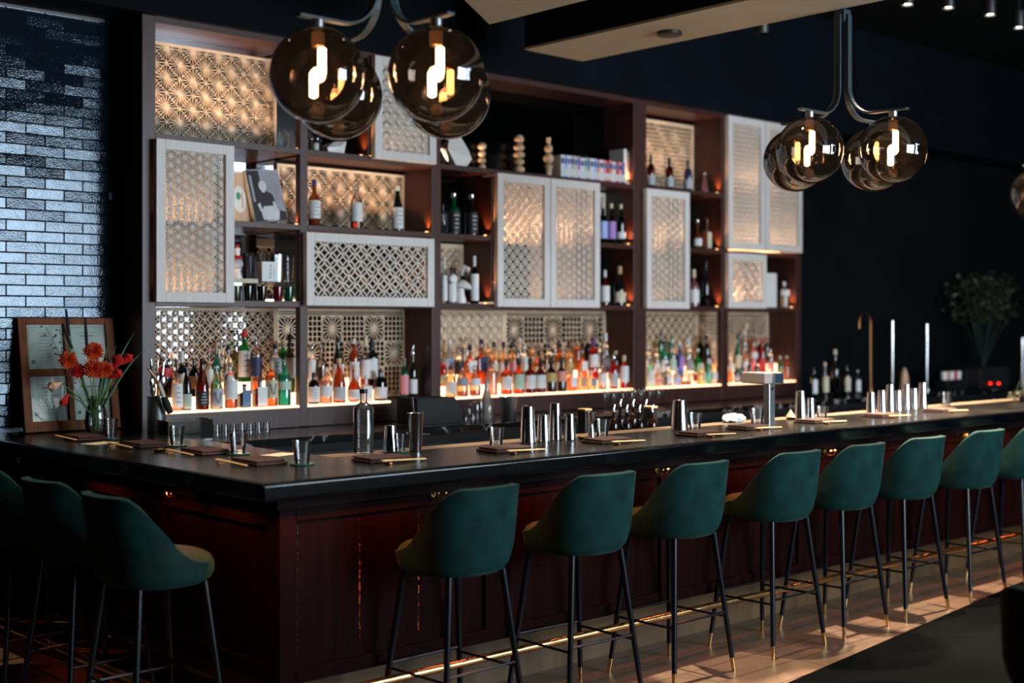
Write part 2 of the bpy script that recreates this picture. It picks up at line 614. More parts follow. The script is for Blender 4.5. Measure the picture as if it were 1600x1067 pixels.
ORD = ['leftmost', 'second from left', 'third from left', 'fourth from left', 'fifth from left', 'sixth from left', 'seventh from left', 'eighth from left', 'ninth from left',
       'tenth from left', 'eleventh from left', 'twelfth from left', 'thirteenth from left', 'fourteenth from left', 'fifteenth from left', 'sixteenth from left']

# ================================================================== ROOM
X0, X1 = -2.5, 16.0
YB, YS = 6.955, 6.64          # back wall plane, face of the shelving
ZC = 4.3
# floor: tiles along the bar, a thin dark sheet beyond a slanted line
struct('floor', MB().add([(X0, YW, 0), (X1, YW, 0), (X1, 7.3, 0), (X0, 7.3, 0)], [(0, 1, 2, 3)]), 'tile')
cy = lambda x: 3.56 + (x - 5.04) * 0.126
dark_floor = MB().prism([(X0, YW), (X1, YW), (X1, cy(X1)), (X0, cy(X0))], 0.001, 0.012)
struct('floor_dark', dark_floor, 'dark_floor')
struct('ceiling', MB().box(X0, YW, ZC, X1, 7.3, ZC + 0.1), 'dark_ceiling')
struct('wall_back', MB().box(3.385, YB + 0.02, 0, X1, YB + 0.12, 3.335), 'dark_wall')
struct('wall_back_brick', MB().box(X0, 6.93, 0, 3.385, 7.03, 3.335), 'brick')
struct('wall_left', MB().box(X0 - 0.1, YW, 0, X0, 7.3, ZC), 'dark_wall')
struct('wall_right', MB().box(X1, YW, 0, X1 + 0.1, 7.3, ZC), 'dark_wall')
struct('trim_bulkhead', MB().box(X0, 6.60, 3.335, X1, 7.2, ZC), 'navy_wall')
struct('trim_light_bead', MB().box(X0, 6.915, 3.318, 3.30, 6.93, 3.334), 'steel')
# wall behind the camera with its window openings
xs = sorted(set([X0, X1] + [v for q in WINDOWS for v in q[:2]]))
wf = MB()
for a, b in zip(xs[:-1], xs[1:]):
    holes = sorted([(q[2], q[3]) for q in WINDOWS if q[0] <= a + 1e-6 and q[1] >= b - 1e-6])
    z = 0
    for h0, h1 in holes:
        wf.box(a, YW - 0.15, z, b, YW, h0); z = h1
    wf.box(a, YW - 0.15, z, b, YW, ZC)
struct('wall_front', wf, 'dark_wall')
for i, (x0, x1, z0, z1) in enumerate(WINDOWS):
    fr = MB()
    t = 0.045
    for (a, b, c, d) in ((x0, z0, x0 + t, z1), (x1 - t, z0, x1, z1), (x0, z0, x1, z0 + t), (x0, z1 - t, x1, z1)):
        fr.box(a, YW + 0.02, b, c, YW + 0.07, d)
    nx = max(0, round((x1 - x0) / 1.0) - 1)
    for k in range(nx):
        xm = x0 + (x1 - x0) * (k + 1) / (nx + 1)
        fr.box(xm - 0.03, YW + 0.02, z0, xm + 0.03, YW + 0.07, z1)
    nz_ = round((z1 - z0) / 1.1) - 1
    for k in range(max(0, nz_)):
        zm = z0 + (z1 - z0) * (k + 1) / (nz_ + 1)
        fr.box(x0, YW + 0.02, zm - 0.02, x1, YW + 0.07, zm + 0.02)
    struct('window_%d' % (i + 1), fr, 'black_plastic')

# dropped ceiling slabs with pale undersides, dark sides
for nm, poly in (('trim_soffit', [(5.56, 5.91), (5.56, -1.5), (6.08, -1.5), (6.08, 5.92)]),
                 ('trim_soffit_wide', [(4.94, 5.54), (4.47, 5.21), (4.47, -1.5), (4.94, -1.5)])):
    struct(nm + '_underside', MB().prism(poly, 3.33, 3.345), 'beige_soffit')
    struct(nm + '_body', MB().prism(poly, 3.3455, ZC), 'dark_ceiling')
x, y, _ = onz(1046, 50, 3.33)
o = MB().lathe([(0.065, -0.022), (0.072, -0.018), (0.072, 0.0)], 24).build('ceiling_speaker', 'black_plastic', loc=(x, 5.0, 3.33), smooth=True)
u_ = (1046 - 800) / FPX; Zs = 1.68 * FPX / 454
o.location = (Zs * (CY + SY * u_), Zs * (SY - CY * u_), 3.33)
tag(o, 'small dark round speaker set in the beige ceiling strip', 'speaker')

# ================================================================== LATTICE PATTERNS
def clip(a, b, c, d, r):
    x0, z0, x1, z1 = r
    t0, t1 = 0.0, 1.0
    dx, dz = c - a, d - b
    for p, q in ((-dx, a - x0), (dx, x1 - a), (-dz, b - z0), (dz, z1 - b)):
        if abs(p) < 1e-12:
            if q < 0: return None
            continue
        t = q / p
        if p < 0:
            if t > t1: return None
            t0 = max(t0, t)
        else:
            if t < t0: return None
            t1 = min(t1, t)
    if t1 - t0 < 1e-6: return None
    return (a + dx * t0, b + dz * t0, a + dx * t1, b + dz * t1)


def seg_star(r, p, n=20):
    x0, z0, x1, z1 = r
    S = []
    for i in range(-1, int((x1 - x0) / p) + 3):
        for j in range(-1, int((z1 - z0) / p) + 3):
            cx, cz = x0 + (i + 0.6) * p, z1 - (j + 0.35) * p
            if (i + j) % 2: continue
            for k in range(n):
                a = 2 * PI * k / n
                L = p / (abs(math.cos(a)) + abs(math.sin(a)))
                S.append((cx, cz, cx + L * math.cos(a), cz + L * math.sin(a)))
            S += [(cx + p, cz, cx, cz + p), (cx, cz + p, cx - p, cz), (cx - p, cz, cx, cz - p), (cx, cz - p, cx + p, cz)]
    return S


def seg_hemp(r, s):
    """triangle grid with lines to each triangle centre"""
    x0, z0, x1, z1 = r
    h = s * math.sqrt(3) / 2
    S = []
    for i in range(-1, int((x1 - x0) / h) + 2):
        for j in range(-1, int((z1 - z0) / s) + 2):
            x, z = x0 + i * h, z0 + j * s + (s / 2 if i % 2 else 0)
            A, B, C, D = (x, z), (x, z + s), (x + h, z + s / 2), (x - h, z + s / 2)
            S.append((*A, *B)); S.append((*A, *C)); S.append((*B, *C))
            c1 = (x + h / 3, z + s / 2); c2 = (x - h / 3, z + s / 2)
            for P in (A, B, C): S.append((*c1, *P))
            for P in (A, B, D): S.append((*c2, *P))
    return S


def seg_circles(r, a, n=20):
    x0, z0, x1, z1 = r
    S = []
    for i in range(-1, int((x1 - x0) / a) + 3):
        for j in range(-1, int((z1 - z0) / a) + 3):
            if (i + j) % 2: continue
            cx, cz = x0 + i * a, z0 + j * a
            for k in range(n):
                t, u = 2 * PI * k / n, 2 * PI * (k + 1) / n
                S.append((cx + a * math.cos(t), cz + a * math.sin(t), cx + a * math.cos(u), cz + a * math.sin(u)))
    return S


def seg_blocks(r, p):
    """alternating blocks of fine grid and sixteen-ray stars under a banded top"""
    x0, z0, x1, z1 = r
    S = []
    zt = z1 - 0.045
    for k in range(3): S.append((x0, z1 - 0.014 * (k + 1), x1, z1 - 0.014 * (k + 1)))
    nx, nz = int((x1 - x0) / p) + 1, int((zt - z0) / p) + 1
    for i in range(nx):
        for j in range(nz):
            a, b = x0 + i * p, zt - (j + 1) * p
            S += [(a, b, a + p, b), (a, b, a, b + p), (a, b + p, a + p, b + p), (a + p, b, a + p, b + p)]
            if (i + j) % 2 == 0:
                cx, cz = a + p / 2, b + p / 2
                for k in range(16):
                    t = 2 * PI * k / 16
                    m = p / 2 / max(abs(math.cos(t)), abs(math.sin(t)))
                    if k % 2: m *= 0.80
                    S.append((cx, cz, cx + m * math.cos(t), cz + m * math.sin(t)))
                for k in range(16):
                    t, u = 2 * PI * k / 16, 2 * PI * (k + 1) / 16
                    m = p / 2 / max(abs(math.cos(t)), abs(math.sin(t))) * (0.8 if k % 2 else 1)
                    n_ = p / 2 / max(abs(math.cos(u)), abs(math.sin(u))) * (1 if k % 2 else 0.8)
                    S.append((cx + m * math.cos(t), cz + m * math.sin(t), cx + n_ * math.cos(u), cz + n_ * math.sin(u)))
            else:
                for k in range(1, 5):
                    S.append((a + p * k / 5, b, a + p * k / 5, b + p))
                    S.append((a, b + p * k / 5, a + p, b + p * k / 5))
    return S


def seg_weave(r, p):
    x0, z0, x1, z1 = r
    S = []
    n = int((x1 - x0) / p) + 1
    for i in range(n): S.append((x0 + i * p, z0, x0 + i * p, z1))
    for i in range(int((z1 - z0) / p) + 1): S.append((x0, z0 + i * p, x1, z0 + i * p))
    for c in (0.25, 0.42, 0.5, 0.58, 1.0, 1.08):
        S.append((x0 - 0.1 + c * 0.5, z1, x0 - 0.1 + c * 0.5 + 0.5, z0))
    for cx, cz in ((0.25, 0.85), (0.75, 0.8), (0.55, 0.5), (0.85, 0.62)):
        X, Z = x0 + (x1 - x0) * cx, z0 + (z1 - z0) * cz
        for k in range(12):
            t = 2 * PI * k / 12
            S.append((X, Z, X + 0.07 * math.cos(t), Z + 0.07 * math.sin(t)))
    return S


def lattice_mb(rect, segs, Y, w_=0.005, d=0.012, frame=0.02, axis='y'):
    """rect x0,z0,x1,z1 ; bars and a frame standing in plane Y (or in a side plane X=Y when axis is 'x')"""
    mb = MB()
    x0, z0, x1, z1 = rect
    inner = (x0 + frame, z0 + frame, x1 - frame, z1 - frame)
    k = 0
    for sg in segs:
        c = clip(*sg, inner)
        if c is None: continue
        a, b, e, f = c
        L = math.hypot(e - a, f - b)
        if L < 0.002: continue
        nx, nz = -(f - b) / L * w_ / 2, (e - a) / L * w_ / 2
        k += 1
        j = (k % 5) * 0.0004
        P = [(a - nx, b - nz), (e - nx, f - nz), (e + nx, f + nz), (a + nx, b + nz)]
        vs = [(p[0], Y - d / 2 - j, p[1]) for p in P] + [(p[0], Y + d / 2, p[1]) for p in P]
        mb.add(vs, [(0, 1, 2, 3), (4, 7, 6, 5), (0, 4, 5, 1), (1, 5, 6, 2), (2, 6, 7, 3), (3, 7, 4, 0)])
    if frame > 0:
        D = d / 2 + 0.004
        for a, b, c, e in ((x0, z0, x0 + frame, z1), (x1 - frame, z0, x1, z1), (x0 + frame, z0, x1 - frame, z0 + frame), (x0 + frame, z1 - frame, x1 - frame, z1)):
            mb.box(a, Y - D, b, c, Y + D, e)
    if axis == 'x':
        mb.v = [(y, x, z) for x, y, z in mb.v]
    return mb


# ================================================================== SHELVING UNIT
SH = thing('shelving_unit', 'tall dark reddish wooden bar shelving with pale lattice doors and lit bottle displays', 'shelving', (3.385, YS, 0))
so = (3.385, YS, 0)
UP = [('A', 3.385, 3.465), ('B', 4.405, 4.46), ('C', 5.42, 5.496), ('E', 7.37, 7.512), ('F', 8.424, 8.507), ('G', 9.44, 9.514)]
ZD = 1.155                     # lit display floor
for nm, a, b in UP:
    y1 = YB - 0.005
    if nm == 'B':
        y1 = YS + 0.05
    if nm == 'F':
        MB().box(a, YS, 1.03, b, YS + 0.05, 1.742).build('upright', 'shelf_wood', SH, org=so, bevel=0.003)
    MB().box(a, YS, 1.742 if nm == 'F' else 1.03, b, y1, 3.335).build('upright', 'shelf_wood', SH, org=so, bevel=0.003)
MB().box(4.906, YS, 2.70, 4.951, YB - 0.005, 3.30).build('upright', 'shelf_wood', SH, org=so, bevel=0.003)
MB().box(5.939, YS, 1.79, 5.997, YB - 0.005, 2.64).build('upright', 'shelf_wood', SH, org=so, bevel=0.003)
MB().box(6.915, YS + 0.02, 1.79, 6.943, YB - 0.005, 2.64).build('upright', 'shelf_wood', SH, org=so, bevel=0.003)
MB().box(7.925, YS + 0.02, 1.79, 7.953, YB - 0.005, 2.64).build('upright', 'shelf_wood', SH, org=so, bevel=0.003)
MB().box(8.93, YS + 0.02, 1.79, 8.96, YB - 0.005, 2.2).build('upright', 'shelf_wood', SH, org=so, bevel=0.003)
BAYS = [(3.465, 4.405), (4.46, 5.42), (5.496, 7.37), (7.512, 8.424), (8.507, 9.44)]
for i, (a, b) in enumerate(BAYS):
    MB().box(a, YS, 3.298, b, YB - 0.005, 3.335).build('top_board', 'shelf_wood', SH, org=so)
    MB().box(a, YS, 1.742, b, YB - 0.005, 1.778).build('shelf', 'shelf_wood', SH, org=so, bevel=0.002)
    MB().box(a, YS, 1.03, b, YB - 0.005, ZD - 0.012).build('shelf_base', 'shelf_wood', SH, org=so)
    if i != 4:
        MB().box(a, YS, 2.655, b, YB - 0.005, 2.69).build('shelf', 'shelf_wood', SH, org=so, bevel=0.002)
for a, b in ((3.95, 4.405), (4.46, 5.42), (5.496, 5.939), (6.944, 7.37), (7.954, 8.424), (8.507, 9.44)):
    MB().box(a, YS, 2.203, b, YB - 0.005, 2.236).build('shelf', 'shelf_wood', SH, org=so, bevel=0.002)
# mirrored backs (bright in the left bay, a darker copy further on)
MB().box(3.47, YB - 0.004, 1.03, 4.425, YB, 3.30).build('back_mirror', 'mirror', SH, org=so)
for i, (a, b) in enumerate(BAYS[1:]):
    MB().box(a if i else 4.428, YB - 0.004, 1.03, b, YB, 3.30).build('back_mirror', 'dark_mirror', SH, org=so)
# stepped lit display under each bay
for a, b in BAYS:
    b2 = b if b != 5.42 else b - 0.33
    d = MB()
    d.box(a + 0.003, YS + 0.004, ZD - 0.011, b2 - 0.003, 6.745, ZD)
    d.box(a + 0.003, 6.746, ZD - 0.011, b2 - 0.003, 6.835, ZD + 0.07)
    d.box(a + 0.003, 6.836, ZD - 0.011, b2 - 0.003, 6.915, ZD + 0.14)
    d.build('lit_display_step', 'display_glow', SH, org=so)
    if b2 != b:
        MB().box(b2, YS + 0.004, ZD - 0.011, b - 0.003, 6.915, ZD).build('shelf', 'shelf_wood', SH, org=so)


def screen(rect, segs, mat='lattice_wood', Y=6.938, axis='y', **k):
    return lattice_mb(rect, segs, Y, axis=axis, **k).build('lattice_screen', mat, SH, org=so)


def rc(x0, z0, x1, z1): return (x0, z0, x1, z1)


r = rc(3.466, 2.692, 4.424, 3.262); screen(r, seg_star(r, 0.085, 20), frame=0.016, w_=0.0034)
r = rc(3.466, 1.165, 4.424, 1.738); screen(r, seg_circles(r, 0.036), w_=0.0048)
r = rc(4.428, 2.238, 5.419, 2.63); screen(r, seg_star(r, 0.085, 20), frame=0.018, w_=0.0034)
r = rc(4.428, 1.165, 5.419, 1.738); screen(r, seg_blocks(r, 0.165), frame=0.012, w_=0.0055)
r = rc(5.497, 1.165, 6.32, 1.738); screen(r, seg_star(r, 0.042, 16), frame=0.02, w_=0.0055)
r = rc(6.321, 1.165, 7.368, 1.738); screen(r, seg_blocks(r, 0.195), frame=0.02, w_=0.0055)
r = rc(5.497, 1.78, 5.937, 2.19); screen(r, seg_star(r, 0.03, 12), frame=0.03, w_=0.0045)
r = rc(6.99, 2.24, 7.368, 2.64); screen(r, seg_star(r, 0.042, 12), 'door_lattice', frame=0.03)
r = rc(7.513, 2.692, 8.42, 3.262); screen(r, seg_weave(r, 0.032), frame=0.02, w_=0.0055)
r = rc(7.513, 1.165, 8.463, 1.738); screen(r, seg_circles(r, 0.046), frame=0.02, w_=0.008)
r = rc(8.466, 1.165, 9.436, 1.738); screen(r, seg_blocks(r, 0.15), frame=0.02)


# doors
def door(x0, z0, x1, z1, kind, p, fw=0.055, back=None, w_=0.0045):
    Yd = 6.607
    D = MB()
    for a, b, c, e in ((x0, z0, x0 + fw, z1), (x1 - fw, z0, x1, z1), (x0 + fw, z0, x1 - fw, z0 + fw), (x0 + fw, z1 - fw, x1 - fw, z1)):
        D.box(a, Yd - 0.024, b, c, Yd + 0.018, e)
    d = D.build('door', 'door_wood', SH, org=so, bevel=0.0025)
    r = (x0 + fw - 0.004, z0 + fw - 0.004, x1 - fw + 0.004, z1 - fw + 0.004)
    S = {'star': lambda: seg_star(r, p, 12), 'hemp': lambda: seg_hemp(r, p), 'circ': lambda: seg_circles(r, p)}[kind]()
    l = lattice_mb(r, S, Yd, w_=w_, d=0.005, frame=0.006)
    l.build('door_lattice', 'door_lattice', d, org=so)
    return d


door(3.441, 1.763, 3.925, 2.655, 'hemp', 0.052, w_=0.0042)
door(4.415, 1.752, 5.395, 2.19, 'circ', 0.045, w_=0.0085)
door(4.92, 2.672, 5.412, 3.312, 'star', 0.033, w_=0.0055)
door(5.945, 1.757, 6.440, 2.66, 'circ', 0.037, w_=0.008)
door(6.446, 1.757, 6.945, 2.66, 'hemp', 0.058, w_=0.0048)
door(7.455, 1.757, 7.955, 2.66, 'hemp', 0.058, w_=0.0048)
door(8.440, 2.245, 8.925, 3.315, 'star', 0.038, w_=0.0048)
door(8.935, 2.245, 9.45, 3.315, 'star', 0.038, w_=0.0048)
door(8.440, 1.767, 8.945, 2.212, 'circ', 0.052, w_=0.012)

# small uplights at the right end of each compartment, plus rows below the lattices
ORANGE = (1.0, 0.34, 0.10)
PEACH = (1.0, 0.66, 0.42)


def uplight(x, z, power=1.0, y=6.675, col=ORANGE, tilt=(0, R(6), 0), ang=75, sz=0.009):
    f = MB().lathe([(sz, 0), (sz, 0.006)], 12).build('uplight', 'puck_glow', SH, loc=(x - so[0], y - so[1], z + 0.001))
    l = spot('uplight_beam', (x - so[0], y - so[1], z + 0.012), (PI + tilt[0], tilt[1], 0), power, col, ang, 0.9, 0.008, SH)
    return f


UPL = [(4.392, 2.69), (4.385, 2.236), (4.86, 2.69), (5.385, 2.236), (5.895, 2.236), (5.895, 1.778), (7.33, 2.69), (7.33, 2.236), (7.33, 1.778), (8.385, 2.69), (8.385, 2.236), (8.385, 1.778), (9.40, 1.778)]
for x, z in UPL:
    uplight(x + 0.018, z, 5.0)
for a, b, z, p in ((3.55, 4.3, 2.69, 7.5), (4.52, 5.25, 2.236, 6.0), (7.6, 8.25, 2.69, 4.5), (5.6, 6.7, 2.69, 3.0)):
    n = 5
    for k in range(n):
        l = spot('uplight_row', (a + (b - a) * k / (n - 1) - so[0], 6.74 - so[1], z + 0.01), (PI + R(-14), 0, 0), p, PEACH, 110, 1.0, 0.02, SH)
# lamps behind the closed doors
for x0, x1, z, p in ((3.5, 3.9, 2.215, 2.2), (3.5, 3.9, 1.80, 1.2), (4.5, 5.3, 1.79, 2.6), (4.97, 5.38, 2.70, 2.6), (6.0, 6.4, 2.23, 2.6), (6.46, 6.93, 2.23, 2.6), (6.0, 6.9, 1.79, 1.6),
                     (7.53, 7.93, 2.23, 2.2), (7.53, 7.93, 1.79, 0.8), (8.53, 8.9, 2.75, 1.6), (8.97, 9.4, 2.75, 2.6), (8.53, 8.9, 2.25, 2.4), (8.97, 9.4, 2.25, 3.4), (8.53, 8.9, 1.79, 2.0)):
    area('cabinet_strip', ((x0 + x1) / 2 - so[0], 6.69 - so[1], z), (PI + R(-25), 0, 0), x1 - x0, 0.02, p * (2.6 if x0 > 8.4 else 1.4), PEACH, SH)
# felt panels inside the closed cabinets
for a, b, c, e in ((3.47, 1.78, 3.92, 2.20), (3.47, 2.21, 3.92, 2.65), (4.97, 2.70, 5.41, 3.29), (6.45, 1.78, 6.94, 2.65), (6.0, 2.2, 6.44, 2.65), (7.52, 1.78, 7.94, 2.65), (8.52, 2.24, 9.43, 3.29), (8.52, 1.78, 8.92, 2.2)):
    MB().box(a, 6.80, c if False else b, c, 6.805, e).build('cabinet_back', 'door_felt', SH, org=so)
MB().box(3.47, 6.66, 2.205, 3.93, 6.79, 2.215).build('shelf', 'shelf_wood', SH, org=so)

# ------------------------------------------------------------------ back counter (black marble) under the shelving
BC = thing('back_counter', 'black veined marble back counter below the bottle shelves', 'counter', (3.39, 6.1, 0))
MB().box(3.39, 6.08, 0.985, 15.5, YS + 0.30, 1.025).build('countertop', 'marble', BC, org=(3.39, 6.1, 0), bevel=0.004)
MB().box(3.42, 6.14, 0.0, 15.5, YS + 0.28, 0.984).build('cabinet_front', 'matte_black', BC, org=(3.39, 6.1, 0))
for k in range(9):
    xx = 3.6 + k * 1.25
    MB().box(xx, 6.115, 0.12, xx + 1.15, 6.139, 0.93).build('cabinet_door', 'black_plastic', BC, org=(3.39, 6.1, 0), bevel=0.004)

# ================================================================== BAR COUNTER
HB = 1.067
BX, BY = 2.557, 4.093
PX, PY = 2.750, 4.286
org = (BX, BY, 0)
BAR = thing('bar_counter', 'long black topped bar counter with dark red wood panelled front and brass foot rail', 'bar counter', org)
XE = 14.5
poly = [(BX + 0.022, BY + 0.022), (XE, BY + 0.022), (XE, 4.72), (3.30, 4.72), (3.30, 6.92), (BX + 0.022, 6.92)]
MB().prism(poly, HB - 0.065, HB).build('countertop', 'counter', BAR, org=org, bevel=0.002)
eb = [(BX, BY), (XE, BY), (XE, BY + 0.0215), (BX + 0.0215, BY + 0.0215), (BX + 0.0215, 6.92), (BX, 6.92)]
MB().prism(eb, HB - 0.067, HB - 0.001).build('edge_band', 'counter_edge', BAR, org=org, bevel=0.0125, bseg=4, smooth=True)
MB().box(3.305, 4.725, HB - 0.05, XE, 4.86, HB - 0.002).build('ledge', 'ledge_wood', BAR, org=org, bevel=0.003)
MB().box(PX - 0.035, PY - 0.04, 0.94, XE, PY + 0.08, HB - 0.066).build('apron', 'apron_wood', BAR, org=org, bevel=0.003)
MB().box(PX - 0.035, PY + 0.081, 0.94, PX + 0.08, 6.9, HB - 0.066).build('apron', 'apron_wood', BAR, org=org, bevel=0.003)
# front carcass and panelling
MB().box(PX + 0.02, PY + 0.02, 0.258, XE, PY + 0.12, 0.94).build('front_panel', 'panel_wood', BAR, org=org)
MB().box(PX + 0.02, PY + 0.121, 0.258, PX + 0.12, 6.9, 0.94).build('side_panel', 'panel_wood', BAR, org=org)
fr = MB()
fr.box(PX, PY, 0.258, PX + 0.075, PY + 0.0199, 0.94)
fr.box(PX + 0.075, PY, 0.885, XE, PY + 0.0199, 0.94)
fr.box(PX + 0.075, PY, 0.258, XE, PY + 0.0199, 0.315)
k = PX + 1.05
while k < XE - 0.2:
    fr.box(k, PY, 0.315, k + 0.11, PY + 0.0199, 0.885)
    k += 1.16
fr.build('front_frame', 'panel_wood', BAR, org=org, bevel=0.003)
fr = MB()
fr.box(PX, PY + 0.02, 0.258, PX + 0.0199, PY + 0.09, 0.94)
fr.box(PX, PY + 0.09, 0.86, PX + 0.0199, 6.9, 0.94)
fr.box(PX, PY + 0.09, 0.258, PX + 0.0199, 6.9, 0.33)
for k in range(3):
    yy = PY + 0.9 + k * 0.85
    fr.box(PX, yy, 0.33, PX + 0.0199, yy + 0.1, 0.86)
fr.build('side_frame', 'panel_wood', BAR, org=org, bevel=0.003)
# dotted nail-head columns on the front panels
st = MB()
for px_ in (464, 562, 654):
    xx, _, _ = at(px_, 800, PY + 0.02)
    zz = 0.37
    while zz < 0.86:
        for q in range(3): st.lathe([(0.0022, 0), (0.0010, 0.002)], 6, (0, 0, 0)); n_ = 14; pts_ = st.v[-12:]; st.v[-12:] = [(xx + v[0], PY + 0.02 - v[2], zz + q * 0.0115 + v[1]) for v in pts_]
        zz += 0.052
st.build('nail_heads', 'brass', BAR, org=org)['kind'] = 'stuff'
MB().box(PX + 0.20, PY + 0.20, 0, XE, PY + 0.25, 0.257).build('plinth', 'plinth_stone', BAR, org=org)
MB().box(PX + 0.20, PY + 0.251, 0, PX + 0.25, 6.9, 0.257).build('plinth', 'plinth_stone', BAR, org=org)
ry, rx, rz_ = 4.19, 2.45, 0.226
path = [(XE, ry, rz_), (rx + 0.10, ry, rz_)] + [(rx + 0.10 - 0.10 * math.sin(t), ry + 0.10 - 0.10 * math.cos(t), rz_) for t in [PI / 8 * i for i in range(1, 5)]] + [(rx, 6.88, rz_)]
MB().tube(path, 0.017, 12).build('foot_rail', 'brass', BAR, org=org, smooth=True)
for k in range(10):
    xx = 3.2 + k * 1.15
    MB().tube([(xx, ry, rz_), (xx, PY + 0.20, rz_ - 0.10)], 0.010, 8).build('rail_bracket', 'brass', BAR, org=org, smooth=True)
for k in range(3):
    yy = 4.75 + k * 0.8
    MB().tube([(rx, yy, rz_), (PX + 0.20, yy, rz_ - 0.10)], 0.010, 8).build('rail_bracket', 'brass', BAR, org=org, smooth=True)


# under-counter glow
RED = (1.0, 0.20, 0.08)
for k in range(8):
    area('under_counter_strip', (0.3 + k * 1.3, PY - 0.06 - BY, 0.935), (R(-22), 0, 0), 1.1, 0.015, 5.0, RED, BAR)
for yy, p in ((4.62, 1.0), (5.05, .9), (5.75, 1.1)):
    area('under_counter_strip', (PX - 0.06 - BX, yy - BY, 0.935), (0, R(22), 0), 0.015, 0.28, p * 0.9, RED, BAR)


def hook(x, y, z, rz):
    pts = [(0, 0, 0), (0, -0.015, -0.002), (0, -0.035, -0.02), (0, -0.055, -0.015), (0, -0.06, 0.005)]
    h = MB()
    h.lathe([(0.014, 0), (0.014, 0.004)], 12)
    h.v = [(v[0], -v[2], v[1]) for v in h.v]
    for sx in (-1, 1):
        h.tube([(p[0] + sx * 0.02 * i / 4, p[1], p[2]) for i, p in enumerate(pts)], 0.003, 6)
        h.sphere((sx * 0.02, -0.06, 0.008), 0.006, seg=8, rings=6)
    h.tube([(0, 0, 0.0), (0, -0.02, 0.012), (0, -0.03, 0.028)], 0.003, 6)
    h.sphere((0, -0.03, 0.03), 0.006, seg=8, rings=6)
    o_ = h.build('bag_hook', 'brass', BAR, smooth=True)
    o_.location = (x - BX, y - BY, z); o_.rotation_euler = (0, 0, rz)


for px_, py_ in ((681, 772), (1030, 735), (1292, 706), (1500, 678)):
    xx, zz, _ = at(px_, py_, PY - 0.02)
    hook(xx, PY - 0.001, zz, 0)
# left leg hook
u_ = (283 - 800) / FPX; Zz = PX / (CY + SY * u_)
hook(PX - 0.001, Zz * (SY - CY * u_), H - (768 - 504) * Zz / FPX, -PI / 2)
u_ = (48 - 800) / FPX; Zz = PX / (CY + SY * u_)
hook(PX - 0.001, Zz * (SY - CY * u_), H - (716 - 504) * Zz / FPX, -PI / 2)


# ================================================================== STOOLS
def sstep(a, b, x):
    t = max(0, min(1, (x - a) / (b - a)))
    return t * t * (3 - 2 * t)


def plan(phi, a, b, n=2.7):
    """superellipse; phi measured from -Y (the back) """
    c, s_ = -math.cos(phi), math.sin(phi)
    r_ = (abs(s_ / a) ** n + abs(c / b) ** n) ** (-1 / n)
    return r_ * s_, r_ * c


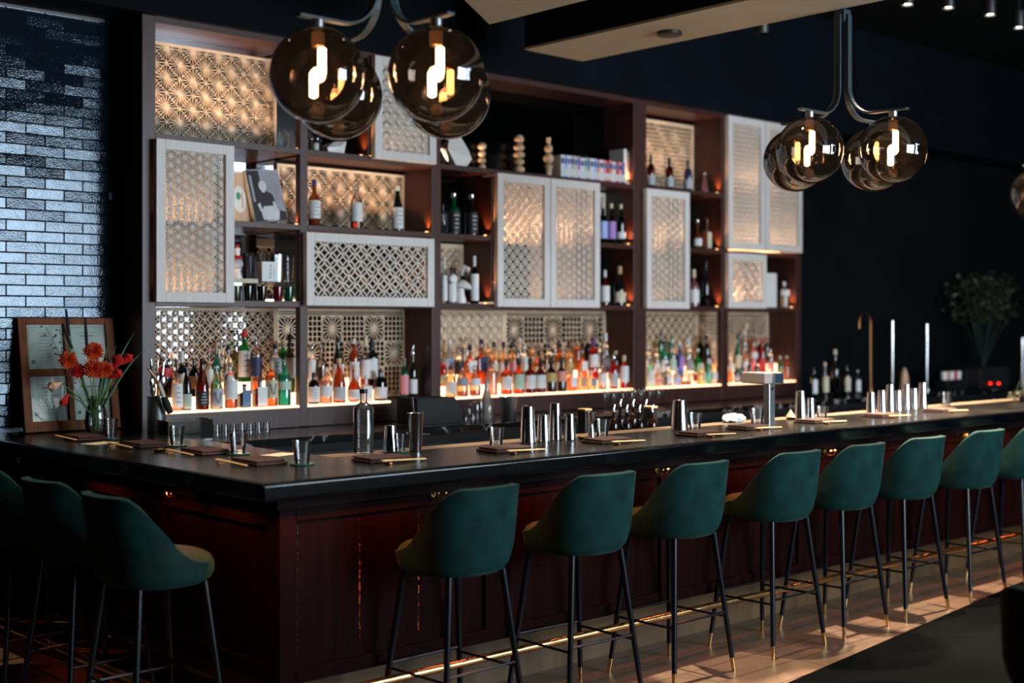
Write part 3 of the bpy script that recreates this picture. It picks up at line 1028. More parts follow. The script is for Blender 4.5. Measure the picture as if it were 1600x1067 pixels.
def make_stool(label, seat_h=0.66, leg=True, name='bar_stool', cat='stool', group=None):
    t = thing(name, label, cat, group=group)
    # wrap-around shell
    N, K = 44, 12
    vs, fs = [], []
    PM = R(122)
    for j in range(K + 1):
        v = j / K
        for i in range(N + 1):
            phi = -PM + 2 * PM * i / N
            ap = abs(phi)
            hh = 0.345 - 0.245 * sstep(R(38), R(104), ap) - 0.02 * sstep(R(95), R(122), ap)
            z = seat_h + hh * v
            sc_ = 0.80 + 0.17 * min(1, z_ if (z_ := ((z - seat_h) / 0.10)) < 1 else 1) ** 0.5 + 0.03 * (z - seat_h) / 0.34
            x, y = plan(phi, 0.232, 0.225)
            lean = 0.035 * max(0, (z - seat_h - 0.08)) / 0.27
            vs.append((x * sc_, y * sc_ - lean * max(0, math.cos(phi)), z))
    for j in range(K):
        for i in range(N):
            a = j * (N + 1) + i
            fs.append((a, a + 1, a + N + 2, a + N + 1))
    sh = MB().add(vs, fs).build('backrest_shell', 'velvet', t, smooth=True, autosm=80)
    so_ = sh.modifiers.new('s', 'SOLIDIFY'); so_.thickness = 0.032; so_.offset = -1
    bv = sh.modifiers.new('b', 'BEVEL'); bv.width = 0.011; bv.segments = 3; bv.limit_method = 'ANGLE'; bv.angle_limit = R(50)
    # base pan of the shell
    b = MB()
    rings = [(0.55, seat_h - 0.006), (0.78, seat_h - 0.004), (0.835, seat_h + 0.006), (0.84, seat_h + 0.03)]
    pts = []
    n = 40
    for s_, z in rings:
        for i in range(n):
            x, y = plan(2 * PI * i / n, 0.232, 0.225, 2.4)
            pts.append((x * s_, y * s_, z))
    f_ = [tuple(range(n))]
    for j in range(len(rings) - 1):
        for i in range(n):
            f_.append((j * n + i, j * n + (i + 1) % n, (j + 1) * n + (i + 1) % n, (j + 1) * n + i))
    f_.append(tuple((len(rings) - 1) * n + i for i in range(n)))
    b.add(pts, f_).build('seat_base', 'velvet', t, smooth=True)
    # cushion
    c = MB()
    prof = [(0.80, 0.002), (0.92, 0.012), (0.97, 0.035), (0.965, 0.070), (0.91, 0.092), (0.82, 0.104), (0.6, 0.111), (0.3, 0.114)]
    pts = []
    for s_, z in prof:
        for i in range(n):
            x, y = plan(2 * PI * i / n, 0.207, 0.198, 2.6)
            pts.append((x * s_, y * s_ + 0.016 + (0.0 if y < 0 else 0.006), seat_h + z))
    f_ = [tuple(reversed(range(n)))]
    for j in range(len(prof) - 1):
        for i in range(n):
            f_.append((j * n + i, j * n + (i + 1) % n, (j + 1) * n + (i + 1) % n, (j + 1) * n + i))
    f_.append(tuple((len(prof) - 1) * n + i for i in range(n)))
    c.add(pts, f_).build('seat_cushion', 'cushion_lit_velvet', t, smooth=True, autosm=80)
    fx, fy, tx, ty = 0.222, 0.198, 0.145, 0.135
    zt = 0.065
    for sx in (-1, 1):
        for sy_ in (-1, 1):
            def P(z): 
                q = 1 - z / seat_h
                return (sx * (tx + (fx - tx) * q), sy_ * (ty + (fy - ty) * q), z)
            l = MB().tube([P(seat_h), P(zt)], [0.0145, 0.0118], 12).build('leg', 'leg_metal', t, smooth=True)
            MB().tube([P(zt), P(0.0)], [0.0120, 0.0095], 12).build('leg_tip', 'brass', l, smooth=True)
    zf = seat_h * 0.425
    q = 1 - zf / seat_h
    ax, ay = tx + (fx - tx) * q, ty + (fy - ty) * q
    for a_, b_ in (((-ax, -ay), (ax, -ay)), ((-ax, ay), (ax, ay)), ((-ax, -ay), (-ax, ay)), ((ax, -ay), (ax, ay))):
        dz = 0.0 if a_[1] == b_[1] else -0.02
        MB().tube([(a_[0], a_[1], zf + dz), (b_[0], b_[1], zf + dz)], 0.006, 8).build('footrest_bar', 'leg_metal', t, smooth=True)
    return t


words = ['nearest the bar corner', 'second from the bar corner', 'third from the bar corner', 'fourth from the bar corner', 'fifth from the bar corner', 'sixth from the bar corner',
         'seventh from the bar corner', 'last at the right edge']
SX = [3.43, 4.13, 4.78, 5.53, 6.13, 6.76, 7.46, 8.15]
base = make_stool('green velvet bar stool at the long counter side, ' + words[0], group='green velvet stools along the long bar front')
for i, x in enumerate(SX):
    s_ = base if i == 0 else copy_tree(base)
    s_.location = (x, 4.067, 0)
    s_.rotation_euler = (0, 0, R([2, -2, 1, 0, 2, -1, 1, 0][i]))
    s_['label'] = 'green velvet bar stool at the long counter side, ' + words[i]
    s_['group'] = 'green velvet stools along the long bar front'
LW = ['nearest, seat in full view', 'middle one in dim light', 'cut by the picture edge']
for i, (x, y) in enumerate([(2.425, 4.66), (2.45, 5.285), (2.45, 5.90)]):
    s_ = copy_tree(base)
    s_.location = (x, y, 0); s_.rotation_euler = (0, 0, -PI / 2 + R([0, 2, -1][i]))
    s_['label'] = 'green velvet bar stool at the short counter side, ' + LW[i]
    s_['group'] = 'green velvet stools along the short bar side'
ch = make_stool('dark green velvet chair back cut off at the lower right edge, foreground', seat_h=0.46, name='lounge_chair', cat='chair')
ch.location = (4.21, 1.87, 0.012); ch.rotation_euler = (0, 0, R(-80))


# ================================================================== CHANDELIERS
def make_chandelier(label):
    t = thing('chandelier', label, 'chandelier', (0, 0, 0), group='globe chandeliers hanging over the bar')
    za, rad = 2.757, 0.305
    MB().lathe([(0.010, 3.30), (0.010, ZC - 0.02)], 12).build('stem', 'lamp_arm', t, smooth=True)
    MB().box(-0.032, -0.032, 3.27, 0.032, 0.032, 3.33).build('arm_joint', 'lamp_arm', t, bevel=0.004)
    MB().lathe([(0.06, ZC - 0.03), (0.065, ZC - 0.02), (0.065, ZC)], 24).build('ceiling_plate', 'lamp_arm', t, smooth=True)
    for k in range(4):
        a = PI / 2 * k
        dx, dy = math.cos(a), math.sin(a)
        P = lambda r_, z: (r_ * dx, r_ * dy, z)
        rb, r0 = 0.15, 0.042
        path = [P(r0, 3.30), P(r0, za + rb)] + [P(r0 + rb - rb * math.cos(u), za + rb - rb * math.sin(u)) for u in [PI / 2 * i / 8 for i in range(1, 9)]] + [P(rad + 0.085, za)]
        arm = MB().ribbon(path, (-dy, dx, 0), 0.034, 0.011).build('arm', 'lamp_arm', t, bevel=0.002)
        cx, cy_ = rad * dx, rad * dy
        MB().lathe([(0.022, 2.72), (0.022, 2.75)], 16, (cx, cy_, 0)).build('globe_cap', 'brushed_steel', arm, smooth=True)
        g = MB().sphere((0, 0, 0), 0.175, seg=40, rings=24).build('glass_globe', 'smoke_glass', t, loc=(cx, cy_, 2.55), smooth=True, autosm=180)
        MB().lathe([(0.012, 0.16), (0.024, 0.155), (0.024, 0.105), (0.018, 0.10)], 16).build('socket', 'bronze', g, smooth=True)
        bz = MB()
        bz.lathe([(0.004, 0.0), (0.015, 0.006), (0.015, 0.096), (0.010, 0.10)], 12, (0.014, -0.006, 0.0))
        bz.lathe([(0.004, -0.085), (0.015, -0.079), (0.015, 0.004), (0.004, 0.01)], 12, (-0.014, 0.006, 0.0))
        bz.build('bulb', 'filament', g, smooth=True)
        pl = bpy.data.lights.new('bulb_light', 'POINT')
        pl.energy = 3.0; pl.color = (1.0, 0.66, 0.38); pl.shadow_soft_size = 0.03
        po = bpy.data.objects.new('bulb_light', pl); COL.objects.link(po); po.parent = g
    return t


c0 = make_chandelier('four smoked glass globes on dark curved arms, nearest chandelier at picture top')
c0.location = (3.035, 4.0, 0)
for x, lb in ((6.11, 'four smoked glass globes on a dark forked stem, right of picture centre'), (8.98, 'smoked glass globe chandelier cut off by the right picture edge')):
    c = copy_tree(c0)
    c.location = (x, 4.0, 0)
    c['label'] = lb

# ================================================================== CEILING SPOTS
def track_spot(x, y, z, label, power, aim, lit=True, grp='ceiling spotlights on the dark ceiling', ang=70):
    t = thing('ceiling_spotlight', label, 'spotlight', (x, y, z), group=grp)
    MB().lathe([(0.008, 0.14), (0.008, ZC - z)], 8).build('stem', 'black_plastic', t, smooth=True)
    MB().lathe([(0.040, 0.0), (0.045, 0.01), (0.045, 0.13), (0.02, 0.14)], 20, cap=False).build('housing', 'black_plastic', t, smooth=True)
    MB().lathe([(0.034, 0.012), (0.034, 0.018)], 20).build('lens', 'lens_glow' if lit else 'black_plastic', t)
    if lit:
        d = Vector(aim)
        q = d.to_track_quat('-Z', 'Y').to_euler()
        spot('spotlight_beam', (0, 0, -0.005), q, power, (1.0, 0.76, 0.54), ang, 0.35, 0.02, t)
    return t


for i, (px_, py_) in enumerate([(1418, 8), (1482, 13), (1547, 24), (1592, 44)]):
    u_ = (px_ - 800) / FPX
    zz = 3.95
    Z_ = (zz - H) * FPX / (504 - py_)
    track_spot(Z_ * (CY + SY * u_), Z_ * (SY - CY * u_), zz, 'bright ceiling spotlight at the upper right, ' + ORD[i] + ' of four', 600, (-0.25 + 0.02 * i, -0.42, -1))
x, z, _ = at(1190, 56, 4.9)
track_spot(x, 4.9, 3.42, 'unlit black spotlight hanging beside the beige ceiling strip', 0, (0, 0, -1), lit=False, grp='unlit spotlights')
for x, y, p, lb in ((3.9, 4.14, 420, 'above the nearest stools'), (5.2, 4.12, 800, 'above the third and fourth stool'), (6.75, 4.12, 2100, 'above the sixth stool'), (8.0, 4.12, 2100, 'above the eighth stool'),
                    (9.3, 4.12, 2100, 'beyond the last stool'), (2.36, 5.3, 260, 'above the stools of the short side')):
    track_spot(x, y, 3.95, 'ceiling spotlight ' + lb + ', over the picture top', p, (-0.06, -0.02, -1), grp='spotlights above the stools', ang=58)

# small blue sensor light on the dark wall, etc
o = MB().box(0, 0, 0, 0.018, 0.01, 0.04).build('wall_sensor', 'p_blue', loc=(at(171, 312, 6.915)[0], 6.915, at(171, 312, 6.915)[1]))
tag(o, 'small blue sensor on the dark wall left of the shelves', 'sensor')


# ================================================================== BOTTLES
def prof_bottle(style, r, h):
    if style == 'wine':
        P = [(.92, 0), (1, .012), (1, .58), (.93, .64), (.70, .70), (.42, .76), (.33, .82), (.33, 1)]
    elif style == 'sake':
        P = [(.92, 0), (1, .012), (1, .42), (.94, .50), (.76, .62), (.54, .74), (.38, .85), (.33, 1)]
    elif style == 'whisky':
        P = [(.93, 0), (1, .012), (1, .56), (.95, .63), (.76, .69), (.50, .735), (.34, .77), (.31, 1)]
    elif style == 'tall':
        P = [(.93, 0), (1, .01), (1, .68), (.93, .735), (.68, .78), (.42, .81), (.34, .84), (.34, 1)]
    elif style == 'round':
        P = [(.60, 0), (.86, .04), (1, .16), (1, .30), (.88, .44), (.62, .54), (.36, .61), (.28, .66), (.28, 1)]
    elif style == 'cone':
        P = [(.96, 0), (1, .03), (.94, .2), (.74, .45), (.50, .66), (.34, .78), (.32, 1)]
    elif style == 'jug':
        P = [(.92, 0), (1, .02), (1, .60), (.92, .70), (.62, .79), (.30, .83), (.28, 1)]
    else:
        P = [(.92, 0), (1, .012), (1, .58), (.70, .70), (.33, .80), (.33, 1)]
    return [(a * r, b * h) for a, b in P]


def make_bottle(loc, h, r, style, glass, label, cat='bottle', lab=None, labz=(0.14, 0.46), liquid=None, fill=0.5, cap=None, caph=0.10, group=None, name='bottle', marks=None, face=-PI / 2, pourer=False, neck=None):
    t = thing(name, label, cat, loc, group=group)
    hb = h * (1 - caph * 0.5)
    sq = style == 'square'
    if sq:
        P = [(.98, 0), (1, .012), (1, .58), (.95, .62), (.55, .67), (.34, .71), (.32, 1)]
        mb = MB()
        n = 20
        pts = []
        for j, (a, z) in enumerate(P):
            for i in range(n):
                an = 2 * PI * i / n
                x, y = plan(an, r, r * 0.8, 6 if j < 4 else 2)
                pts.append((x * a, y * a, z * hb))
        f_ = [tuple(range(n))]
        for j in range(len(P) - 1):
            for i in range(n):
                f_.append((j * n + i, j * n + (i + 1) % n, (j + 1) * n + (i + 1) % n, (j + 1) * n + i))
        f_.append(tuple((len(P) - 1) * n + i for i in range(n)))
        mb.add(pts, f_)
        b = mb.build('glass_body', 'g_' + glass, t, smooth=True)
        nr = r * 0.32
    else:
        prof = prof_bottle(style, r, hb)
        b = MB().lathe(prof, 18).build('glass_body', 'g_' + glass, t, smooth=True)
        nr = prof[-1][0]
    if liquid:
        if sq:
            MB().box(-r * .92, -r * .72, 0.006, r * .92, r * .72, hb * fill).build('liquid', 'g_' + liquid, b)
        else:
            pr = [(a * 0.93, z) for a, z in prof if z < hb * fill]
            last = pr[-1][0]
            pr = [(pr[0][0], 0.005)] + pr[1:] + [(last * (1 if fill < .58 else .9), hb * fill)]
            MB().lathe(pr, 16).build('liquid', 'g_' + liquid, b, smooth=True)
    if lab:
        z0, z1 = labz[0] * h, labz[1] * h
        if sq:
            lo = MB().box(-r * .82, -r * .8 - 0.0014, z0, r * .82, -r * .8 - 0.0002, z1).build('label', 'p_' + lab, t)
        else:
            rr = r
            if style == 'round': rr = r * 0.97
            lo = MB().lathe([(rr * 1.0 + 0.0006, z0), (rr + 0.0012, z0 + 0.0005), (rr + 0.0012, z1 - 0.0005), (rr + 0.0006, z1)], 14, a0=face - R(75), a1=face + R(75), cap=False).build('label', 'p_' + lab, t, smooth=True)
        if marks:
            mk = MB()
            if marks == 'V':
                s_ = (z1 - z0) * .5
                zc = (z0 + z1) / 2
                Yf = -(r * (0.8 if sq else 1)) - 0.003
                for sx in (-1, 1):
                    mk.prism([(sx * 0.0, zc - s_ * .6), (sx * 0.008, zc - s_ * .6), (sx * .020, zc + s_ * .6), (sx * 0.012, zc + s_ * .6)], 0, 0.002)
                mk.v = [(x, Yf + z, y) for x, y, z in mk.v]
            else:
                rnd = random.Random(len(label) * 7 + int(h * 1000))
                nl = 4
                for q in range(nl):
                    zz = z1 - (z1 - z0) * (q + 1) / (nl + 1)
                    wv = r * (0.25 + 0.3 * rnd.random())
                    Yf = -(r * (0.8 if sq else 0.97)) - 0.003
                    mk.box(-wv, Yf, zz, wv, Yf + 0.002, zz + (z1 - z0) * 0.035)
            if face != -PI / 2 and not sq:
                ca, sa = math.cos(face + PI / 2), math.sin(face + PI / 2)
                mk.v = [(x * ca - y * sa, x * sa + y * ca, z) for x, y, z in mk.v]
            mk.build('label_print', 'grey_ink' if lab not in ('black', 'navy', 'purple') else 'white_paper', lo)
    if neck:
        MB().lathe([(nr * 1.06, hb * .80), (nr * 1.08, hb * .97)], 14, cap=False).build('neck_label', 'p_' + neck, t, smooth=True)
    if cap:
        cm = {'black': 'black_plastic', 'white': 'white_paper', 'red': 'p_red', 'gold': 'p_gold', 'wood': 'totem_wood', 'steel': 'steel', 'pink': 'p_salmon', 'purple': 'p_purple', 'navy': 'p_navy', 'cream': 'p_cream', 'green': 'p_green', 'glass': 'clear_glass', 'copper': 'p_tan'}[cap]
        ch_ = h * caph
        if cap == 'glass':
            MB().sphere((0, 0, h - ch_ * .3), nr * 1.5, seg=12, rings=8).build('stopper', cm, t, smooth=True)
        else:
            MB().lathe([(nr * 1.12, h - ch_), (nr * 1.2, h - ch_ * .95), (nr * 1.2, h - 0.002), (nr * 1.05, h)], 14).build('cap', cm, t, smooth=True)
    if pourer:
        MB().tube([(0, 0, h * 0.99), (0, 0, h * 1.02), (0.006, -0.004, h * 1.12)], [0.008, 0.005, 0.003], 8).build('pourer', 'steel', t, smooth=True)
    return t


TIER = {0: (6.695, ZD), 1: (6.792, ZD + 0.07), 2: (6.876, ZD + 0.14)}
ROWN = {0: 'front', 1: 'middle', 2: 'back'}
FACE = -PI / 2 - R(12)


def display(bay, phrase, rows, group):
    """rows: {tier: [(px, top_y, width_px, style, glass, look, dict)]}"""
    xa, xb = {'A': (3.467, 4.47), 'B': (4.40, 5.09), 'C': (5.498, 7.368), 'E': (7.514, 8.47), 'F': (8.45, 9.438)}[bay]
    for tier, items in rows.items():
        Y, z0 = TIER[tier]
        items = sorted(items, key=lambda q: q[0])
        pos = []
        for it in items:
            x, _, Z = at(it[0], 600, Y)
            r = it[2] / 2 * Z / FPX * 0.97
            pos.append([x, r, Z])
        # keep neighbours from running into each other
        for _ in range(30):
            for a in range(len(pos) - 1):
                gap = pos[a + 1][0] - pos[a][0] - (pos[a][1] + pos[a + 1][1] + 0.002)
                if gap < 0:
                    pos[a][1] *= 0.985; pos[a + 1][1] *= 0.985
        for k, it in enumerate(items):
            px, ty, wp, style, glass, look, kw = it
            x, r, Z = pos[k]
            r = min(r, 0.044)
            xr = {'A': 4.403, 'E': 8.422}.get(bay, xb) if tier == 0 else xb
            x = max(xa + r + .003, min(xr - r - .003, x))
            h = H - (ty - 504) * Z / FPX - z0 - 0.001
            place = ORD[k].replace(' from left', '') + ' in ' + ROWN[tier] + ' row'
            make_bottle((x, Y, z0 + 0.001), h, r, style, glass, look + ', ' + place + ', ' + phrase, group=group, face=FACE, **kw)


D = dict
A = {
    0: [(250, 618, 15, 'square', 'pale_amber', 'tiny peach bottle', D(lab='white', labz=(.2, .8))),
        (277, 585, 26, 'tall', 'peach', 'peach bottle with diamond white label', D(lab='white', labz=(.1, .75), cap='glass', marks=1)),
        (292, 566, 23, 'sake', 'brown', 'brown sake bottle with pale green label', D(lab='pale_green', labz=(.04, .34), neck='silver', cap='black', marks=1)),
        (316, 560, 22, 'sake', 'dark_red', 'dark red brown bottle with black label', D(lab='black', labz=(.08, .36), cap='black', caph=.12, marks=1)),
        (338, 572, 21, 'sake', 'clear', 'clear bottle with silver V label', D(lab='silver', labz=(.05, .48), marks='V', liquid='yellow', fill=.6, cap='white', caph=.05)),
        (361, 566, 21, 'tall', 'clear', 'clear bottle with amber spirit', D(lab='white', labz=(.2, .62), liquid='amber', fill=.42, cap='copper')),
        (382, 600, 19, 'square', 'black', 'squat dark bottle with blue label', D(lab='blue', labz=(.05, .75), marks=1, cap='black')),
        (406, 592, 22, 'square', 'dark_red', 'dark bottle with tall white label', D(lab='white', labz=(.04, .72), cap='navy')),
        (424, 564, 20, 'tall', 'amber', 'ribbed amber bottle with oval cream label', D(lab='cream', labz=(.18, .58), marks='V', cap='copper', caph=.18)),
        (444, 560, 22, 'whisky', 'teal', 'aqua glass bottle half full', D(lab='pale_green', labz=(.34, .52), liquid='clear', fill=.3, cap='glass'))],
    1: [(258, 556, 24, 'jug', 'black', 'black bottle with red badge label', D(lab='red', labz=(.5, .72), cap='white')),
        (284, 548, 18, 'wine', 'dark_green', 'slim dark wine bottle', D(lab='cream', labz=(.2, .5), cap='white', caph=.25)),
        (303, 556, 16, 'wine', 'black', 'slim black bottle', D(lab='tan', labz=(.2, .5))),
        (327, 543, 20, 'whisky', 'clear', 'clear bottle with salmon cap', D(lab='white', labz=(.15, .55), cap='pink', caph=.09)),
        (338, 535, 22, 'whisky', 'teal', 'turquoise gin bottle', D(cap='copper', caph=.16)),
        (357, 538, 17, 'wine', 'clear', 'clear wine bottle', D(cap='black', lab='white')),
        (400, 523, 19, 'tall', 'clear', 'clear bottle with navy label and pourer', D(lab='navy', labz=(.3, .62), liquid='amber', fill=.3, pourer=True)),
        (430, 538, 20, 'tall', 'frosted', 'frosted white bottle with black cap', D(cap='black', caph=.09, lab='silver', labz=(.3, .7), marks=1)),
        (457, 522, 19, 'wine', 'olive', 'olive green bottle with white label', D(lab='white', labz=(.25, .6), cap='black', pourer=True))],
    2: [(382, 515, 23, 'sake', 'green', 'tall green bottle with red cap', D(lab='white', labz=(.1, .6), cap='red', caph=.16, marks=1)),
        (268, 536, 18, 'wine', 'clear', 'clear bottle partly hidden', D(cap='white')),
        (346, 530, 16, 'wine', 'clear', 'pale clear bottle', D(cap='steel')),
        (444, 532, 16, 'tall', 'green', 'green bottle', D(lab='cream', cap='gold'))]}
display('A', 'leftmost bay', A, 'bottles on the lit display of the leftmost bay')
B = {
    0: [(490, 582, 19, 'jug', 'black', 'squat black bottle with white swirl label', D(lab='white', labz=(.08, .55), cap='black', caph=.14, marks=1)),
        (509, 574, 21, 'whisky', 'peach', 'frosted peach bottle with pale round label', D(lab='white', labz=(.2, .5), cap='cream')),
        (530, 560, 21, 'sake', 'honey', 'bright orange amber bottle with silver label', D(lab='silver', labz=(.06, .36), cap='wood')),
        (553, 570, 22, 'round', 'honey', 'round amber decanter bottle with white round label', D(lab='white', labz=(.08, .34), cap='wood')),
        (572, 587, 18, 'square', 'frosted', 'square frosted white bottle', D(cap='white', lab='white', labz=(.05, .6))),
        (594, 578, 22, 'jug', 'black', 'squat black bottle with white oval label', D(lab='white', labz=(.08, .45), cap='black')),
        (619, 582, 15, 'cone', 'amber', 'small conical amber bottle with cream label', D(lab='cream', labz=(.35, .6), cap='cream'))],
    1: [(487, 540, 13, 'tall', 'clear', 'slim clear bottle', D(cap='steel', lab='white', labz=(.1, .7))),
        (502, 538, 18, 'whisky', 'clear', 'clear bottle of red liqueur', D(liquid='dark_red', fill=.55, cap='glass')),
        (528, 527, 20, 'sake', 'dark_green', 'dark bottle with silver neck', D(lab='white', labz=(.15, .5), cap='black', neck='silver')),
        (553, 529, 17, 'jug', 'honey', 'amber brown bottle with white stopper', D(lab='white', labz=(.15, .55), cap='white')),
        (571, 524, 18, 'whisky', 'clear', 'clear bottle of deep red spirit', D(liquid='red', fill=.62, lab='white', labz=(.2, .55), cap='cream', caph=.2)),
        (592, 528, 18, 'tall', 'black', 'black bottle with white label', D(lab='white', labz=(.2, .6), cap='black', caph=.2)),
        (614, 530, 17, 'tall', 'dark_green', 'dark green bottle with cream label', D(lab='cream', labz=(.2, .6), cap='green'))]}
display('B', 'second bay', B, 'bottles on the lit display of the second bay')
# bottles standing on the wooden end of the second bay
for px, ty, wp, sty, gl, lk, kw in ((632, 556, 13, 'wine', 'green', 'slim green bottle with pink label', D(lab='pink', labz=(.1, .55))),
                                    (645, 548, 14, 'wine', 'dark_green', 'dark green bottle with steel stopper', D(lab='white', labz=(.1, .4), cap='steel', pourer=True))):
    x, z, Z = at(px, ty, 6.76)
    make_bottle((x, 6.76, ZD + 0.001), z - ZD, wp / 2 * Z / FPX, sty, gl, lk + ' on the unlit right end of second bay shelf', face=FACE, group='bottles on the unlit shelf end', **kw)
Cc = {
    0: [(704, 572, 17, 'whisky', 'pale_amber', 'peach bottle with white script label', D(lab='white', labz=(.1, .5), cap='black')),
        (722, 572, 20, 'sake', 'pale_amber', 'clear bottle part full of amber, grey label', D(lab='grey', labz=(.35, .62), liquid='honey', fill=.2, cap='black', caph=.05)),
        (742, 574, 19, 'sake', 'pale_amber', 'clear bottle, amber at bottom, pale label', D(lab='white', labz=(.35, .62), liquid='honey', fill=.22, cap='glass')),
        (768, 566, 20, 'tall', 'peach', 'pale peach bottle with dark band cap', D(cap='purple', caph=.05)),
        (791, 561, 19, 'whisky', 'honey', 'japanese whisky bottle with white label', D(lab='white', labz=(.14, .5), cap='black', caph=.18, marks=1)),
        (810, 560, 19, 'whisky', 'honey', 'japanese whisky bottle with pale green label', D(lab='pale_green', labz=(.14, .55), cap='black', caph=.18, marks=1)),
        (828, 560, 19, 'whisky', 'dark_red', 'dark red whisky bottle with white label', D(lab='white', labz=(.14, .52), cap='black', caph=.18, marks=1)),
        (844, 560, 18, 'whisky', 'dark_red', 'dark red whisky bottle with bold character label', D(lab='white', labz=(.14, .52), cap='black', caph=.18, marks=1)),
        (861, 558, 18, 'whisky', 'brown', 'brown whisky bottle with gold label', D(lab='gold', labz=(.3, .56), cap='black', caph=.18)),
        (877, 558, 17, 'whisky', 'brown', 'brown whisky bottle with salmon label', D(lab='salmon', labz=(.3, .6), cap='black', caph=.18)),
        (893, 577, 15, 'square', 'amber', 'short orange bottle with white label', D(lab='white', labz=(.2, .65), cap='glass')),
        (908, 578, 14, 'square', 'pale_amber', 'short clear amber bottle', D(lab='tan', labz=(.2, .65), cap='gold')),
        (924, 578, 16, 'square', 'pale_amber', 'short bottle with grey square label', D(lab='grey', labz=(.2, .6), cap='wood')),
        (941, 572, 15, 'tall', 'peach', 'pink peach bottle with dark printed label', D(lab='white', labz=(.25, .7), liquid='dark_red', fill=.12, cap='glass')),
        (959, 553, 15, 'whisky', 'red', 'red bottle with silver label', D(lab='silver', labz=(.08, .45), cap='steel', caph=.18)),
        (975, 555, 15, 'tall', 'red', 'red bottle with long white label', D(lab='white', labz=(.2, .68), cap='cream', caph=.18))],
    1: [(692, 560, 13, 'jug', 'red', 'red and green waisted bottle', D(lab='pale_green', labz=(.1, .4), cap='green')),
        (717, 545, 16, 'tall', 'clear', 'clear bottle with ornate black label', D(lab='black', labz=(.3, .65), cap='glass')),
        (734, 538, 20, 'square', 'amber', 'square amber bottle with white label', D(lab='white', labz=(.3, .6), cap='black', caph=.14)),
        (752, 530, 20, 'square', 'honey', 'amber bottle with navy label', D(lab='navy', labz=(.3, .62), cap='navy')),
        (772, 534, 17, 'whisky', 'pale_amber', 'pale amber bottle with black stopper', D(lab='cream', labz=(.2, .5), cap='black', caph=.14)),
        (787, 534, 17, 'whisky', 'pale_amber', 'pale amber bottle with white label and black stopper', D(lab='white', labz=(.2, .5), cap='black', caph=.14)),
        (801, 534, 16, 'whisky', 'pale_amber', 'honey coloured bottle with pink label', D(lab='pink', labz=(.2, .5), cap='black', caph=.14)),
        (819, 540, 14, 'tall', 'clear', 'clear bottle with long white label', D(lab='white', labz=(.2, .7), cap='white')),
        (842, 548, 17, 'whisky', 'amber', 'amber bottle with black hat shaped stopper', D(lab='cream', labz=(.2, .5), cap='black', caph=.14)),
        (858, 537, 14, 'tall', 'clear', 'clear bottle with blue cap', D(cap='navy', lab='white')),
        (874, 532, 15, 'whisky', 'amber', 'orange bottle with black cap', D(cap='black', caph=.16, lab='cream')),
        (889, 533, 15, 'whisky', 'pale_amber', 'pale bottle with black and white cap', D(cap='black', caph=.16, lab='gold')),
        (910, 545, 15, 'square', 'amber', 'amber decanter with clear ball stopper', D(cap='glass', lab='white', labz=(.3, .6))),
        (927, 528, 17, 'tall', 'red', 'deep red bottle with white label', D(cap='purple', caph=.2, lab='white', labz=(.3, .6))),
        (946, 520, 14, 'tall', 'clear', 'clear bottle with white cap', D(cap='white', caph=.18, lab='grey')),
        (969, 548, 13, 'tall', 'dark_red', 'dark red bottle', D(cap='cream', lab='red'))],
    2: [(702, 530, 14, 'sake', 'frosted', 'tall frosted white bottle with blue mark', D(lab='sky', labz=(.2, .45), cap='white')),
        (728, 526, 13, 'tall', 'clear', 'tall clear bottle', D(cap='gold')),
        (763, 536, 13, 'tall', 'pale_amber', 'pale amber bottle', D(cap='cream')),
        (812, 528, 12, 'tall', 'clear', 'clear bottle with white cap', D(cap='white')),
        (832, 538, 12, 'tall', 'pale_amber', 'amber bottle with glass stopper', D(cap='glass')),
        (866, 528, 12, 'tall', 'clear', 'clear bottle with copper cap', D(cap='copper')),
        (902, 532, 12, 'tall', 'amber', 'amber bottle with copper cap', D(cap='copper')),
        (918, 526, 12, 'tall', 'brown', 'brown bottle with wooden stopper', D(cap='wood', caph=.16)),
        (938, 538, 12, 'tall', 'clear', 'clear bottle with silver cap', D(cap='steel'))]}
display('C', 'middle bay', Cc, 'bottles on the lit display of the middle bay')
